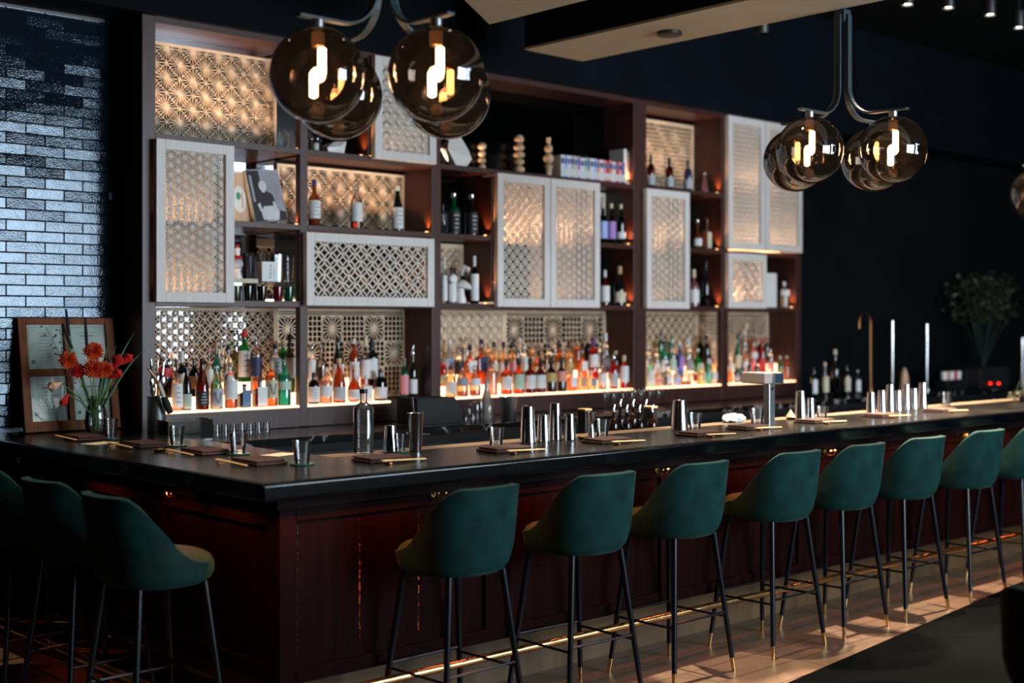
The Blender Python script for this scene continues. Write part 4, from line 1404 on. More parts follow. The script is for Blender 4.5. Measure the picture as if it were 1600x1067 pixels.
E_ = {
    0: [(1016, 562, 13, 'tall', 'aqua', 'pale aqua bottle', D(lab='white', labz=(.1, .6), cap='glass')),
        (1028, 575, 11, 'tall', 'peach', 'slim peach bottle with red mark', D(lab='salmon', cap='cream')),
        (1042, 568, 15, 'square', 'clear', 'square bottle, dark red spirit, white label', D(lab='white', labz=(.1, .45), liquid='dark_red', fill=.45, cap='navy')),
        (1057, 575, 12, 'whisky', 'frosted', 'frosted bottle with lilac label', D(lab='sky', cap='white')),
        (1069, 578, 12, 'square', 'clear', 'clear bottle with amber base', D(liquid='amber', fill=.3, cap='white')),
        (1082, 570, 14, 'square', 'clear', 'clear bottle with red square label', D(lab='red', labz=(.2, .55), cap='cream')),
        (1096, 568, 13, 'square', 'yellow', 'pale yellow bottle', D(lab='cream', labz=(.1, .6), cap='white')),
        (1107, 560, 10, 'tall', 'teal', 'slim grey blue bottle with white domed cap', D(cap='white', caph=.2)),
        (1120, 560, 12, 'tall', 'pale_amber', 'pale amber bottle with red neck', D(cap='red', lab='white'))],
    1: [(1013, 540, 11, 'tall', 'clear', 'clear bottle with white cap', D(cap='white')),
        (1026, 543, 12, 'tall', 'clear', 'clear bottle with salmon cap', D(cap='pink', lab='white')),
        (1038, 532, 13, 'whisky', 'teal', 'teal bottle with black stopper', D(cap='black', lab='white')),
        (1051, 530, 12, 'whisky', 'clear', 'clear gin bottle', D(cap='white', lab='pale_green')),
        (1062, 535, 12, 'square', 'blue', 'bottle with violet label', D(cap='white', lab='violet', labz=(.2, .6))),
        (1077, 534, 12, 'tall', 'clear', 'clear bottle with striped label', D(cap='white', lab='grey')),
        (1090, 545, 14, 'square', 'green', 'light green bottle', D(cap='white', lab='pale_green')),
        (1104, 524, 12, 'tall', 'black', 'black bottle', D(cap='black')),
        (1119, 532, 12, 'whisky', 'red', 'red wax topped bottle', D(cap='red', caph=.25, lab='white'))],
    2: [(1032, 520, 10, 'tall', 'green', 'green bottle', D(cap='navy')),
        (1049, 522, 10, 'tall', 'teal', 'teal bottle', D(cap='green')),
        (1075, 528, 10, 'tall', 'clear', 'clear bottle', D(cap='white', caph=.2)),
        (1098, 524, 11, 'jug', 'black', 'black round shouldered bottle', D(cap='black')),
        (1112, 524, 11, 'jug', 'black', 'black bottle with black cap', D(cap='black'))]}
display('E', 'fourth bay', E_, 'bottles on the lit display of the fourth bay')
F_ = {
    0: [(1141, 566, 9, 'round', 'amber', 'round orange bottle', D(cap='wood')),
        (1151, 574, 10, 'tall', 'navy', 'dark blue bottle', D(cap='black', lab='silver')),
        (1160, 566, 9, 'tall', 'navy', 'slim navy bottle', D(cap='navy')),
        (1171, 562, 9, 'tall', 'black', 'slim black bottle', D(cap='black')),
        (1182, 562, 9, 'tall', 'navy', 'navy bottle with black neck', D(cap='black', caph=.2)),
        (1194, 574, 10, 'tall', 'red', 'red bottle', D(cap='red')),
        (1207, 576, 11, 'tall', 'amber', 'amber bottle with cream label', D(lab='cream', cap='red')),
        (1219, 556, 10, 'wine', 'green', 'green bottle with pale cap', D(cap='cream', lab='gold')),
        (1229, 556, 11, 'whisky', 'honey', 'amber brown bottle standing at the bay end', D(cap='cream'))],
    1: [(1142, 552, 10, 'tall', 'clear', 'clear bottle', D(cap='white', lab='white')),
        (1153, 522, 12, 'sake', 'green', 'tall green bottle', D(cap='black', lab='cream')),
        (1165, 544, 12, 'whisky', 'peach', 'peach bottle with white label', D(cap='white', lab='white')),
        (1178, 536, 12, 'tall', 'pink', 'pink bottle with white band', D(cap='cream', lab='white', labz=(.5, .7))),
        (1191, 534, 12, 'tall', 'red', 'bright red bottle', D(cap='red', lab='red')),
        (1204, 545, 11, 'tall', 'clear', 'clear bottle with silver cap', D(cap='steel', lab='pink'))],
    2: [(1164, 516, 9, 'tall', 'clear', 'clear bottle', D(cap='white')),
        (1177, 516, 9, 'tall', 'amber', 'amber bottle with black cap', D(cap='black')),
        (1188, 528, 10, 'tall', 'dark_red', 'dark red bottle', D(cap='red')),
        (1198, 528, 10, 'tall', 'brown', 'brown bottle', D(cap='red'))]}
display('F', 'rightmost bay', F_, 'bottles on the lit display of the rightmost bay')


# ------------------------------------------------------------------ bottles on the upper shelves
def shelf_bottle(px, ty, wp, zs, Y, sty, gl, label, grp, **kw):
    x, z, Z = at(px, ty, Y)
    return make_bottle((x, Y, zs + 0.001), z - zs - 0.001, wp / 2 * Z / FPX, sty, gl, label, group=grp, face=FACE, **kw)


g1 = 'bottles on the upper shelves'
Sa, Sb, Sc = 2.69, 2.236, 1.778
shelf_bottle(491, 281, 19, Sb, 6.71, 'whisky', 'honey', 'amber bottle with white and violet label, left on the starburst lattice shelf', g1, lab='white', labz=(.16, .55), cap='purple', caph=.14, marks=1)
shelf_bottle(557, 281, 19, Sb, 6.71, 'whisky', 'clear', 'half full amber bottle with white label, middle of the starburst lattice shelf', g1, lab='white', labz=(.14, .52), liquid='honey', fill=.52, cap='glass', caph=.2)
shelf_bottle(621, 291, 18, Sb, 6.71, 'sake', 'dark_green', 'green bottle with big white label, right on the starburst lattice shelf', g1, lab='white', labz=(.05, .52), cap='white', neck='green', marks=1)
for px, lb in ((693, 'clear glass bottle at the left end beside two green gin bottles'),):
    shelf_bottle(px, 318, 8, Sb, 6.71, 'tall', 'clear', lb, g1, cap='glass')
shelf_bottle(709, 302, 21, Sb, 6.72, 'whisky', 'green', 'left dark green gin bottle with white lettering left of the lattice doors', g1, lab='black', labz=(.05, .55), cap='steel', caph=.12, marks=1)
shelf_bottle(737, 304, 21, Sb, 6.72, 'whisky', 'dark_green', 'right dark green gin bottle with white lettering left of the lattice doors', g1, lab='black', labz=(.05, .55), cap='steel', caph=.12, marks=1)
for px, lc, nm in ((942, 'sky', 'blue'), (955, 'violet', 'violet'), (970, 'white', 'white')):
    shelf_bottle(px, 318 if px < 970 else 319, 15, Sb, 6.72, 'whisky', 'black', 'dark bottle with %s label and cream stopper right of the lattice doors' % nm, g1, lab=lc, labz=(.12, .55) if px < 970 else (.14, .3), cap='cream', caph=.12)
shelf_bottle(945, 422, 15, Sc, 6.72, 'whisky', 'red', 'reddish bottle with white label right of the lattice doors, lower shelf', g1, lab='white', labz=(.1, .55), cap='white', caph=.2)
shelf_bottle(968, 416, 19, Sc, 6.72, 'sake', 'black', 'black champagne bottle with cream label and foil neck', g1, lab='cream', labz=(.08, .34), cap='copper', caph=.2)
for px, gl, nm in ((1017, 'dark_red', 'leftmost'), (1046, 'dark_red', 'middle'), (1075, 'navy', 'rightmost')):
    shelf_bottle(px, {1017: 242, 1046: 247, 1075: 250}[px], 13, Sa, 6.71, 'jug', gl, 'dark bottle with black cap before the woven lattice, ' + nm + ' of three', g1, lab='silver', labz=(.06, .36), cap='black', caph=.2)
shelf_bottle(1101, 270, 11, Sa, 6.71, 'cone', 'pink', 'small pink red conical bottle right of the woven lattice', g1, cap='white', caph=.08)
shelf_bottle(1090, 341, 14, Sb, 6.72, 'round', 'honey', 'round amber bottle with white spreading stopper', g1, lab='white', labz=(.1, .34), cap='steel', caph=.14)
shelf_bottle(1105, 341, 12, Sb, 6.72, 'square', 'pale_amber', 'cream labelled square bottle beside the round amber one', g1, lab='cream', labz=(.06, .55), cap='glass')
shelf_bottle(1084, 421, 17, Sc, 6.72, 'whisky', 'pink', 'pink rose bottle with pale neck, second shelf from the display', g1, lab='white', labz=(.1, .45), cap='cream', caph=.22)
shelf_bottle(1103, 407, 12, Sc, 6.77, 'sake', 'black', 'tall black bottle beside the pink rose bottle', g1, cap='black')
shelf_bottle(1225, 440, 17, Sc, 6.73, 'jug', 'pale_amber', 'glowing honey bottle with white ball stopper at the shelving right end', g1, lab='white', labz=(.45, .68), cap='white', caph=.16)
x, z, Z = at(1203, 427, 6.76)
o = MB().box(0, 0, 0, 0.145, 0.07, z - Sc).build('box', 'p_white', loc=(x - 0.075, 6.74, Sc + 0.001), bevel=0.002)
tag(o, 'pale pinkish white gift box beside the honey bottle', 'box')
# lower left compartment of the middle bay
shelf_bottle(694, 402, 10, Sc, 6.70, 'tall', 'clear', 'tall clear bottle with red shoulder behind white label', g1, lab='white', labz=(.05, .6), cap='white', caph=.25)
shelf_bottle(706, 418, 15, Sc, 6.70, 'whisky', 'frosted', 'white labelled bottle with black cap beside the mushroom ornament', g1, lab='white', labz=(.05, .6), cap='black', caph=.16)
shelf_bottle(741, 400, 14, Sc, 6.72, 'tall', 'black', 'black bottle with long white highlight label, right of mushroom ornament', g1, lab='white', labz=(.06, .62), cap='white', caph=.22)
shelf_bottle(722, 424, 17, Sc, 6.86, 'square', 'brown', 'brown decanter bottle behind the mushroom ornament', g1, cap='wood')
x, z, Z = at(722, 479, 6.66)
t = thing('mushroom_ornament', 'white ceramic mushroom shaped ornament on the shelf', 'ornament', (x, 6.675, Sc + 0.001))
MB().lathe([(0.036, 0), (0.038, 0.02), (0.026, 0.06), (0.022, 0.10)], 18).build('stem', 'ceramic', t, smooth=True)
MB().lathe([(0.06, 0.098), (0.066, 0.105), (0.052, 0.13), (0.03, 0.148), (0.006, 0.156)], 22).build('cap', 'ceramic', t, smooth=True).rotation_euler = (0, R(8), 0)
o = MB().box(-0.03, -0.002, 0, 0.03, 0.002, 0.075).build('price_card', 'white_paper', loc=(at(725, 430, 6.80)[0], 6.80, at(725, 432, 6.80)[1]))
o.rotation_euler = (0, R(22), 0)
tag(o, 'tilted white card on top of the brown decanter', 'card')
x, z, Z = at(707, 445, 6.665)
o = MB().sphere((0, 0, 0.03), 0.035, 0.018, 0.032, 12, 8).build('paper_bow', 'ceramic', loc=(x - 0.0, 6.655, Sc + 0.13), smooth=True)
tag(o, 'white paper bow on the front of the white labelled bottle', 'bow')

# ------------------------------------------------------------------ top row, second bay: white ornaments; first bay: dark glasses
for k, (px, hh) in enumerate(((442, .09), (451, .11), (460, .10))):
    x, z, Z = at(px, 226, 6.72 + 0.03 * k)
    t = thing('cut_glass', 'dark cut crystal tumbler, ' + ORD[k] + ' of three right of the top lattice', 'glass', (x, 6.70 + .06 * k, Sa + 0.001), group='crystal tumblers on the top left shelf')
    MB().lathe([(.024, 0), (.030, .02), (.033, hh)], 10).build('glass_body', 'tumbler_glass', t)
x, z, Z = at(492, 237, 6.71)
t = thing('glass_candle_holder', 'ribbed clear glass jar on the top shelf below the front globe', 'jar', (x, 6.71, Sa + 0.001))
MB().lathe([(.03, 0), (.040, .01), (.036, .02), (.042, .03), (.037, .04), (.044, .05), (.039, .06), (.044, .07), (.04, .09)], 20).build('glass_body', 'clear_glass', t, smooth=True)
MB().lathe([(.025, .003), (.025, .05)], 14).build('candle', 'ceramic', t, smooth=True)
x, z, Z = at(522, 238, 6.72)
mb = MB()
mb.add([(-.06, -.03, 0), (.06, -.02, 0), (.055, .04, 0), (-.05, .04, 0), (-.075, -.035, .03), (.02, -.045, .045), (.085, -.01, .085), (.06, .05, .06), (-.06, .05, .05), (0, 0, .075)],
       [(3, 2, 1, 0), (0, 1, 5, 4), (1, 2, 7, 6), (1, 6, 5), (2, 3, 8, 7), (3, 0, 4, 8), (4, 5, 9), (5, 6, 9), (6, 7, 9), (7, 8, 9), (8, 4, 9)])
o = mb.build('folded_ornament', 'ceramic', loc=(x, 6.72, Sa + 0.001))
tag(o, 'folded white ceramic ornament on the top shelf below the front globe', 'ornament')
x, z, Z = at(712, 262, 6.70)
mb = MB()
mb.add([(-.02, -.03, 0), (.07, -.03, 0), (.06, .03, 0), (-.02, .03, 0), (-.11, -.05, .10), (.10, -.05, .05), (.11, .03, .06), (-.10, .05, .12), (-.075, -.02, .165), (.085, -.03, .115), (.07, .03, .12), (-.06, .03, .17), (-.10, 0, .2), (.03, 0, .215)],
       [(3, 2, 1, 0), (0, 1, 5, 4), (1, 2, 6, 5), (2, 3, 7, 6), (3, 0, 4, 7), (4, 5, 9, 8), (5, 6, 10, 9), (6, 7, 11, 10), (7, 4, 8, 11), (8, 9, 13, 12), (9, 10, 13), (10, 11, 12, 13), (11, 8, 12)])
o = mb.build('folded_ornament', 'ceramic', loc=(x, 6.70, Sa + 0.001))
tag(o, 'tall folded white paper like sculpture left of the wooden ball totems', 'ornament')


def totem(px, Y, balls, label):
    x, _, Z = at(px, 240, Y)
    t = thing('wooden_totem', label, 'ornament', (x, Y, Sa + 0.0025), group='turned wooden ball totems')
    z = 0
    for (kind, wpx, hpx) in balls:
        r, h = wpx / 2 * Z / FPX, hpx * Z / FPX
        if kind == 'b':
            MB().sphere((0, 0, z + h / 2), r, r, h / 2 + 0.001, 18, 12).build('wooden_ball', 'totem_wood', t, smooth=True)
        elif kind == 'c':
            MB().lathe([(r * .6, z), (r * .75, z + h * .1), (r, z + h)], 16).build('finial', 'totem_wood', t, smooth=True)
        else:
            MB().lathe([(r * .55, z), (r * .7, z + h * .7), (r * 1.05, z + h * .85), (r * .5, z + h)], 16).build('base', 'totem_wood', t, smooth=True)
        z += h
    return t


totem(753, 6.76, [('b', 12, 10), ('b', 13, 10), ('b', 12, 11), ('b', 14, 12)], 'stack of four wooden balls beside the white folded sculpture')
totem(811, 6.72, [('b', 18, 12), ('b', 17, 11), ('b', 18, 11), ('b', 17, 12), ('b', 15, 14)], 'stack of five pale wooden balls, tallest and middle totem')
totem(857, 6.72, [('f', 16, 19), ('b', 17, 17), ('b', 13, 14), ('c', 8, 10)], 'wooden totem with large ball and small flared finial left of the books')
# books
gb = 'books in the row on the top shelf'
rnd = random.Random(5)
x, _, Z = at(868, 270, 6.72)
xe = at(968, 280, 6.72)[0]
cols = ['p_white', 'p_sky', 'p_white', 'p_silver', 'p_cream', 'p_violet', 'p_white', 'p_pale_green', 'p_grey', 'p_white', 'p_sky', 'p_salmon', 'p_white', 'p_pink', 'p_red', 'p_salmon', 'p_white', 'p_red', 'p_pink', 'p_blue']
nb = len(cols)
wb = (xe - x) / nb
names = {'p_white': 'white', 'p_sky': 'light blue', 'p_silver': 'silver grey', 'p_cream': 'cream', 'p_violet': 'violet', 'p_pale_green': 'pale green', 'p_grey': 'grey', 'p_salmon': 'salmon', 'p_pink': 'pink', 'p_red': 'red', 'p_blue': 'blue'}
NUM = ['first', 'second', 'third', 'fourth', 'fifth', 'sixth', 'seventh', 'eighth', 'ninth', 'tenth', 'eleventh', 'twelfth', 'thirteenth', 'fourteenth', 'fifteenth', 'sixteenth', 'seventeenth', 'eighteenth', 'nineteenth', 'twentieth']
for k, c in enumerate(cols):
    hh = 0.155 + rnd.uniform(-.004, .004)
    t = thing('book', 'thin book with %s spine, %s from the totem in the book row' % (names[c], NUM[k]), 'book', (x + k * wb, 6.665, Sa + 0.001), group=gb)
    MB().box(0.0006, 0, 0, wb - 0.0006, 0.12, hh).build('cover', c, t)
    MB().box(0.004, -0.0008, hh * .62, wb - 0.004, -0.0001, hh * .86).build('spine_label', 'p_blue' if k % 3 else 'p_purple', t)
    MB().box(0.004, -0.0008, hh * .08, wb - 0.004, -0.0001, hh * .40).build('spine_label', 'white_paper', t)
for k, (px, top) in enumerate(((972, 233), (979, 238))):
    xx, z, Z = at(px, top, 6.72)
    t = thing('book', ('tall white book at the right end of the book row', 'tall grey book leaning at the shelf end')[k], 'book', (xx - 0.012, 6.69, Sa + 0.001), group='tall books at the row end')
    MB().box(0, 0, 0, 0.032, 0.15, z - Sa - .002).build('cover', ('p_white', 'p_silver')[k], t, bevel=0.002)
    MB().box(0.006, -0.0008, 0.03, 0.026, -0.0001, 0.10).build('spine_label', 'p_cream', t)

# ------------------------------------------------------------------ compartment with cookbooks (left bay)
t = thing('cookbook', 'cookbook with black and white photo of seated person in dark shirt', 'book', (0, 0, 0))
Wd, Hd = 0.235, 0.315
MB().box(0, 0, 0, Wd, 0.028, Hd).build('pages', 'white_paper', t)
cv = MB().box(-0.002, -0.002, -0.002, Wd + 0.003, -0.0002, Hd + 0.002).build('cover', 'photo_wall', t)
y_ = -0.0026
def flat(poly, mat, nm='cover_picture', off=0.0):
    mb = MB().prism(poly, 0, 0.0005)
    mb.v = [(a, y_ - off + c, b) for a, b, c in mb.v]
    return mb.build(nm, mat, cv)
flat([(0, 0), (.09, 0), (.09, .31), (0, .31)], 'photo_dark')
flat([(.012, .12), (.03, .12), (.03, .28), (.012, .28)], 'photo_wall', off=.0004)
flat([(.16, .0), (Wd, .0), (Wd, .055), (.16, .075)], 'photo_dark', off=.0004)
pz = lambda c, r_, n=16, sy=1: [(c[0] + r_ * math.cos(2 * PI * k / n), c[1] + sy * r_ * math.sin(2 * PI * k / n)) for k in range(n)]
flat([(.035, .10), (.05, .165), (.085, .185), (.125, .182), (.16, .165), (.175, .10), (.14, .085), (.07, .085)], 'shirt_grey', off=.0008)
flat([(.06, .01), (.175, .005), (.19, .06), (.16, .095), (.08, .09), (.055, .05)], 'trouser_grey', off=.0010)
flat([(.036, .10), (.05, .06), (.12, .035), (.125, .05), (.065, .075), (.055, .115)], 'skin_grey', off=.0014)
flat([(.165, .12), (.178, .09), (.14, .055), (.13, .065), (.155, .09), (.15, .118)], 'skin_grey', off=.0014)
flat(pz((.098, .215), .028, sy=1.2), 'skin_grey', off=.0016)
flat([(.085, .175), (.11, .175), (.108, .195), (.088, .195)], 'skin_grey', off=.0012)
x, z, Z = at(396, 342, 6.71)
t.location = (x + .01, 6.70, Sb + 0.006)
t.rotation_euler = (R(-12), R(-5), R(6))
t = thing('cookbook', 'open cookbook page with plated food on tan table photo', 'book', (0, 0, 0))
MB().box(0, 0, 0, 0.20, 0.02, 0.29).build('pages', 'white_paper', t)
cv = MB().box(-0.002, -0.002, -0.002, 0.202, -0.0002, 0.292).build('cover', 'table_tan', t)
flat(pz((.075, .13), .042, 20, 1.9), 'white_paper')
flat(pz((.07, .15), .016, 12, 1.5), 'p_green', off=.0005)
flat([(.085, .08), (.095, .08), (.10, .17), (.092, .175)], 'p_salmon', off=.0005)
flat(pz((.03, .235), .022), 'white_paper'); flat(pz((.03, .235), .016), 'photo_dark', off=.0005); flat(pz((.032, .228), .009), 'p_red', off=.001)
x, z, Z = at(364, 342, 6.80)
t.location = (x - .045, 6.76, Sb + 0.004)
t.rotation_euler = (R(-6), R(-3), R(-4))

# glass compartment below
for k, (px, gl, nm) in enumerate(((369, 'olive', 'grey green'), (388, 'dark_green', 'smoky grey'), (409, 'brown', 'brown'), (434, 'red', 'red'), (451, 'green', 'dark green'))):
    x, z, Z = at(px, 448, 6.71)
    t = thing('tinted_tumbler', '%s glass tumbler on the shelf below the white lettered box' % nm, 'glass', (x, 6.71, Sc + 0.001), group='coloured tumblers in a row')
    MB().lathe([(.022, 0), (.026, .004), (.031, .085), (.029, .085), (.024, .012)], 18, cap=False).build('glass_body', 'g_' + gl, t, smooth=True)
    MB().lathe([(.023, .001), (.024, .010)], 18).build('base', 'g_amber', t, smooth=True)
o = MB().box(3.955, 6.665, 1.885, 4.398, 6.92, 1.891).build('glass_shelf', 'clear_glass', SH, org=so)
o = MB().box(3.955, 6.662, 1.880, 4.13, 6.68, 1.905).build('shelf_tag_strip', 'cream_paper', SH, org=so)
x, z, Z = at(422, 418, 6.69)
t = thing('lettered_box', 'small white box with vertical dark characters on glass shelf', 'box', (x - .055, 6.69, 1.892))
MB().box(0, 0, 0, .112, .06, .118).build('carton', 'p_white', t, bevel=.0015)
ink = MB()
rnd = random.Random(3)
for q in range(4):
    for s_ in range(3):
        a, b = .052 + rnd.uniform(-.004, .004), .020 + q * .022 + s_ * .005
        ink.box(a, -0.0015, b, a + .013 + rnd.uniform(-.004, .002), -.0002, b + .0022)
    ink.box(.057, -0.0016, .020 + q * .022, .0595, -.0002, .036 + q * .022)
for q in range(7): ink.box(.080, -0.0015, .03 + q * .008, .0835, -.0002, .035 + q * .008)
ink.build('printed_characters', 'grey_ink', t)
for k, (px, yy) in enumerate(((394, 6.74), (416, 6.76), (440, 6.78), (457, 6.79))):
    x, z, Z = at(px, 400, yy)
    t = thing('crystal_tumbler', 'faceted clear tumbler, %s on the glass shelf' % ORD[k], 'glass', (x, yy + .04, 1.892), group='crystal tumblers on the glass shelf')
    MB().lathe([(.027, 0), (.030, .004), (.036, .17), (.034, .17), (.028, .02)], 12, cap=False).build('glass_body', 'tumbler_glass', t)
x, z, Z = at(372, 440, 6.69)
t = thing('carved_figure', 'red and white carved figure on the glass shelf', 'figurine', (x + .015, 6.722, 1.892))
MB().lathe([(.028, 0), (.03, .01), (.018, .06), (.024, .07)], 16).build('skirt', 'ceramic', t, smooth=True)
MB().sphere((0, 0, .10), .034, .03, .034, 16, 10).build('torso', 'p_silver', t, smooth=True)
MB().lathe([(.030, .128), (.024, .142), (.012, .15)], 14).build('collar', 'p_red', t, smooth=True)
MB().lathe([(.014, .148), (.016, .19), (.010, .195)], 12).build('head', 'ceramic', t, smooth=True)
MB().sphere((0, 0, .203), .012, seg=10, rings=8).build('hat', 'p_red', t, smooth=True)


# ================================================================== ON THE BAR
def bar_xy(px, py): return onz(px, py, HB)


def tumbler(px, py, wpx, hpx, label, coaster=True, name='tumbler', grp='clear tumblers on the bar'):
    x, y, Z = bar_xy(px, py)
    s = Z / FPX
    z0 = HB + 0.001
    if coaster:
        c = MB().lathe([(wpx * s * .62, 0), (wpx * s * .64, .002), (wpx * s * .64, .005)], 28).build('coaster', 'green_coaster', loc=(x, y, z0), smooth=True)
        tag(c, 'round green coaster under the ' + label, 'coaster', 'green coasters on the bar')
        z0 += 0.0055
    t = thing(name, label, 'glass', (x, y, z0), group=grp)
    r1, r0, h = wpx * s / 2, wpx * s / 2 * .72, hpx * s
    MB().lathe([(r0, 0), (r0 * 1.02, .004), (r1, h), (r1 - .002, h), (r0 * .9, .012), (0.001, .012)], 24, cap=False).build('glass_body', 'tumbler_glass', t, smooth=True)
    MB().lathe([(r0 * .96, 0.0005), (r0 * .96, .010)], 24).build('thick_base', 'clear_glass', t, smooth=True)
    return t


tumbler(173, 686, 22, 30, 'tumbler farthest left, beside the flower vase')
tumbler(276, 697, 25, 29, 'second tumbler along the short counter side')
tumbler(372, 710, 29, 32, 'third tumbler along the short counter side')
tumbler(472, 726, 31, 35, 'large tumbler at the bar corner')
tumbler(625, 707, 20, 27, 'small tumbler between the steel tin and the mixing glass')
tumbler(775, 696, 27, 28, 'tumbler alone right of the mixing glass', coaster=False)
tumbler(941, 683, 24, 28, 'tumbler beside the hourglass jigger', coaster=False)
tumbler(1086, 672, 22, 27, 'tumbler right of the tall single steel tin', coaster=False)
tumbler(1183, 664, 24, 26, 'tumbler before the grey display stand', coaster=False)
tumbler(1284, 653, 20, 18, 'tumbler right of the pair of bright steel tins', coaster=False)
tumbler(1478, 633, 18, 20, 'tumbler beyond the group of seven tins', coaster=False)


def tin(px, py, wpx, hpx, label, grp):
    x, y, Z = bar_xy(px, py)
    s = Z / FPX
    r, h = wpx * s / 2, hpx * s
    t = thing('shaker_tin', label, 'shaker tin', (x, y, HB + 0.001), group=grp)
    # turned upside down: mouth on the bar, base up
    MB().lathe([(r, 0), (r * 1.02, .003), (r * .99, .008), (r * .76, h - .006), (r * .72, h), (r * .66, h), (r * .60, h - .004), (0.001, h - .005)], 24, cap=False).build('steel_body', 'steel', t, smooth=True)
    return t


g4 = 'four steel shaker tins upside down mid bar'
tin(825, 692, 25, 57, 'tall upside down steel tin, left of four in the middle of the bar', g4)
tin(849, 690, 21, 42, 'short upside down steel tin, second of four in the middle of the bar', g4)
tin(868, 688, 22, 58, 'tall upside down steel tin, third of four in the middle of the bar', g4)
tin(890, 689, 20, 42, 'short upside down steel tin, right of four in the middle of the bar', g4)
tin(610, 706, 23, 41, 'small steel tin between clear bottle and mixing glass', 'single steel tins')
tin(1062, 672, 27, 47, 'single tall steel tin right of the bitters bottles', 'single steel tins')
tin(1251, 656, 18, 45, 'taller bright steel tin of the pair right of the grey stand', 'pair of steel tins')
tin(1267, 656, 13, 34, 'shorter bright steel tin of the pair right of the grey stand', 'pair of steel tins')
for k, (px, py, h_) in enumerate(((1361, 648, 35), (1378, 647, 37), (1391, 643, 42), (1403, 642, 32), (1416, 641, 40), (1428, 640, 33), (1442, 638, 40))):
    tin(px, py, 15, h_, 'bright upside down steel tin in the group of seven at right, ' + ORD[k], 'seven steel tins at the right of the bar')

# clear spirit bottle
x, y, Z = bar_xy(568, 707)
make_bottle((x, y, HB + .001), 99 * Z / FPX, 16 * Z / FPX, 'tall', 'clear', 'tall clear glass bottle with black cap standing on the bar', cap='black', caph=.07, group=None)
# mixing glass with spoon
x, y, Z = bar_xy(649, 706)
t = thing('mixing_glass', 'tall conical steel mixing cup with a spoon standing in it', 'mixing cup', (x, y, HB + .001))
MB().lathe([(.026, 0), (.027, .003), (.037, .172), (.039, .175), (.036, .174), (.025, .006), (.001, .005)], 24, cap=False).build('steel_body', 'steel', t, smooth=True)
o = MB().tube([(0, 0, 0), (-.012, .004, .12), (-.026, .004, .235)], [.0035, .0045, .006], 8).build('bar_spoon', 'steel', loc=(x + .01, y, HB + .010), smooth=True)
tag(o, 'steel bar spoon leaning in the tall mixing cup', 'spoon')
# jigger
x, y, Z = bar_xy(924, 684)
o = MB().lathe([(.020, 0), (.012, .055), (.010, .065), (.013, .075), (.026, .130), (.024, .130), (.011, .078), (.001, .07)], 18, cap=False).build('jigger', 'steel', loc=(x, y, HB + .001), smooth=True)
tag(o, 'hourglass shaped steel jigger standing left of a tumbler', 'jigger')

# place settings : folded napkins, chopsticks on rests
gN, gC, gR = 'brown folded napkins along the bar', 'chopstick pairs laid on rests', 'metal chopstick rests'
SET = [(133, 686, 'short', 0), (228, 697, 'short', 1), (322, 708, 'short', 2), (405, 724, 'short', 3),
       (595, 720, 'long', 0), (788, 705, 'long', 1), (948, 691, 'long', 2), (1093, 680, 'long', 3), (1168, 670, 'long', 4), (1270, 660, 'long', 5), (1375, 651, 'long', 6), (1468, 643, 'long', 7)]
OC = ['first', 'second', 'third', 'fourth', 'fifth', 'sixth', 'seventh', 'eighth']
for px, py, side, k in SET:
    x, y, Z = bar_xy(px, py)
    rz = {'short': -PI / 2, 'long': 0}[side]
    if side == 'short': where = OC[k] + (' from the brick wall' if side == 'short' else '')
    where = OC[k] + ' setting from the vase, short side' if side == 'short' else OC[k] + ' setting from the corner, long side'
    if side == 'long': y = min(max(y, BY + 0.20), 4.45)
    t = thing('napkin', 'dark brown folded napkin, ' + where, 'napkin', (x, y, HB + .001), rz + R(-4 + (k * 37) % 9), group=gN)
    w_, d_ = .105, .075
    mb = MB()
    for q, (s_, z0, z1) in enumerate(((1, 0, .011), (.97, .012, .022))):
        mb.box(-w_ * s_, -d_ * s_, z0, w_ * s_, d_ * s_ - .012 * q, z1)
    mb.build('cloth', 'napkin', t, bevel=.004, bseg=3)
    # chopsticks in front (towards the guest)
    if side == 'short':
        cx, cy_ = x - .13, y + .0
    else:
        cx, cy_ = x + .02, y - .125
    if side == 'short' and k == 0: cx = x - .10
    dirv = (0, 1) if side == 'short' else (1, 0)
    for q in (-1, 1):
        pass
    t = thing('chopsticks', 'pair of pale wooden chopsticks on a rest, ' + where, 'chopsticks', (cx, cy_, HB + .0015), rz, group=gC)
    for q in (-.006, .006):
        MB().tube([(-.115, q, .0155), (.115, q * .7, .0085)], .0036, 8, r2=.0026).build('chopstick', 'bamboo', t, smooth=True)
    rr = thing('chopstick_rest', 'small dark metal chopstick rest, ' + where, 'chopstick rest', (cx, cy_, HB + .001), rz, group=gR)
    MB().box(-.088, -.018, 0, -.074, .018, .0085).build('body', 'bronze', rr, bevel=.002)

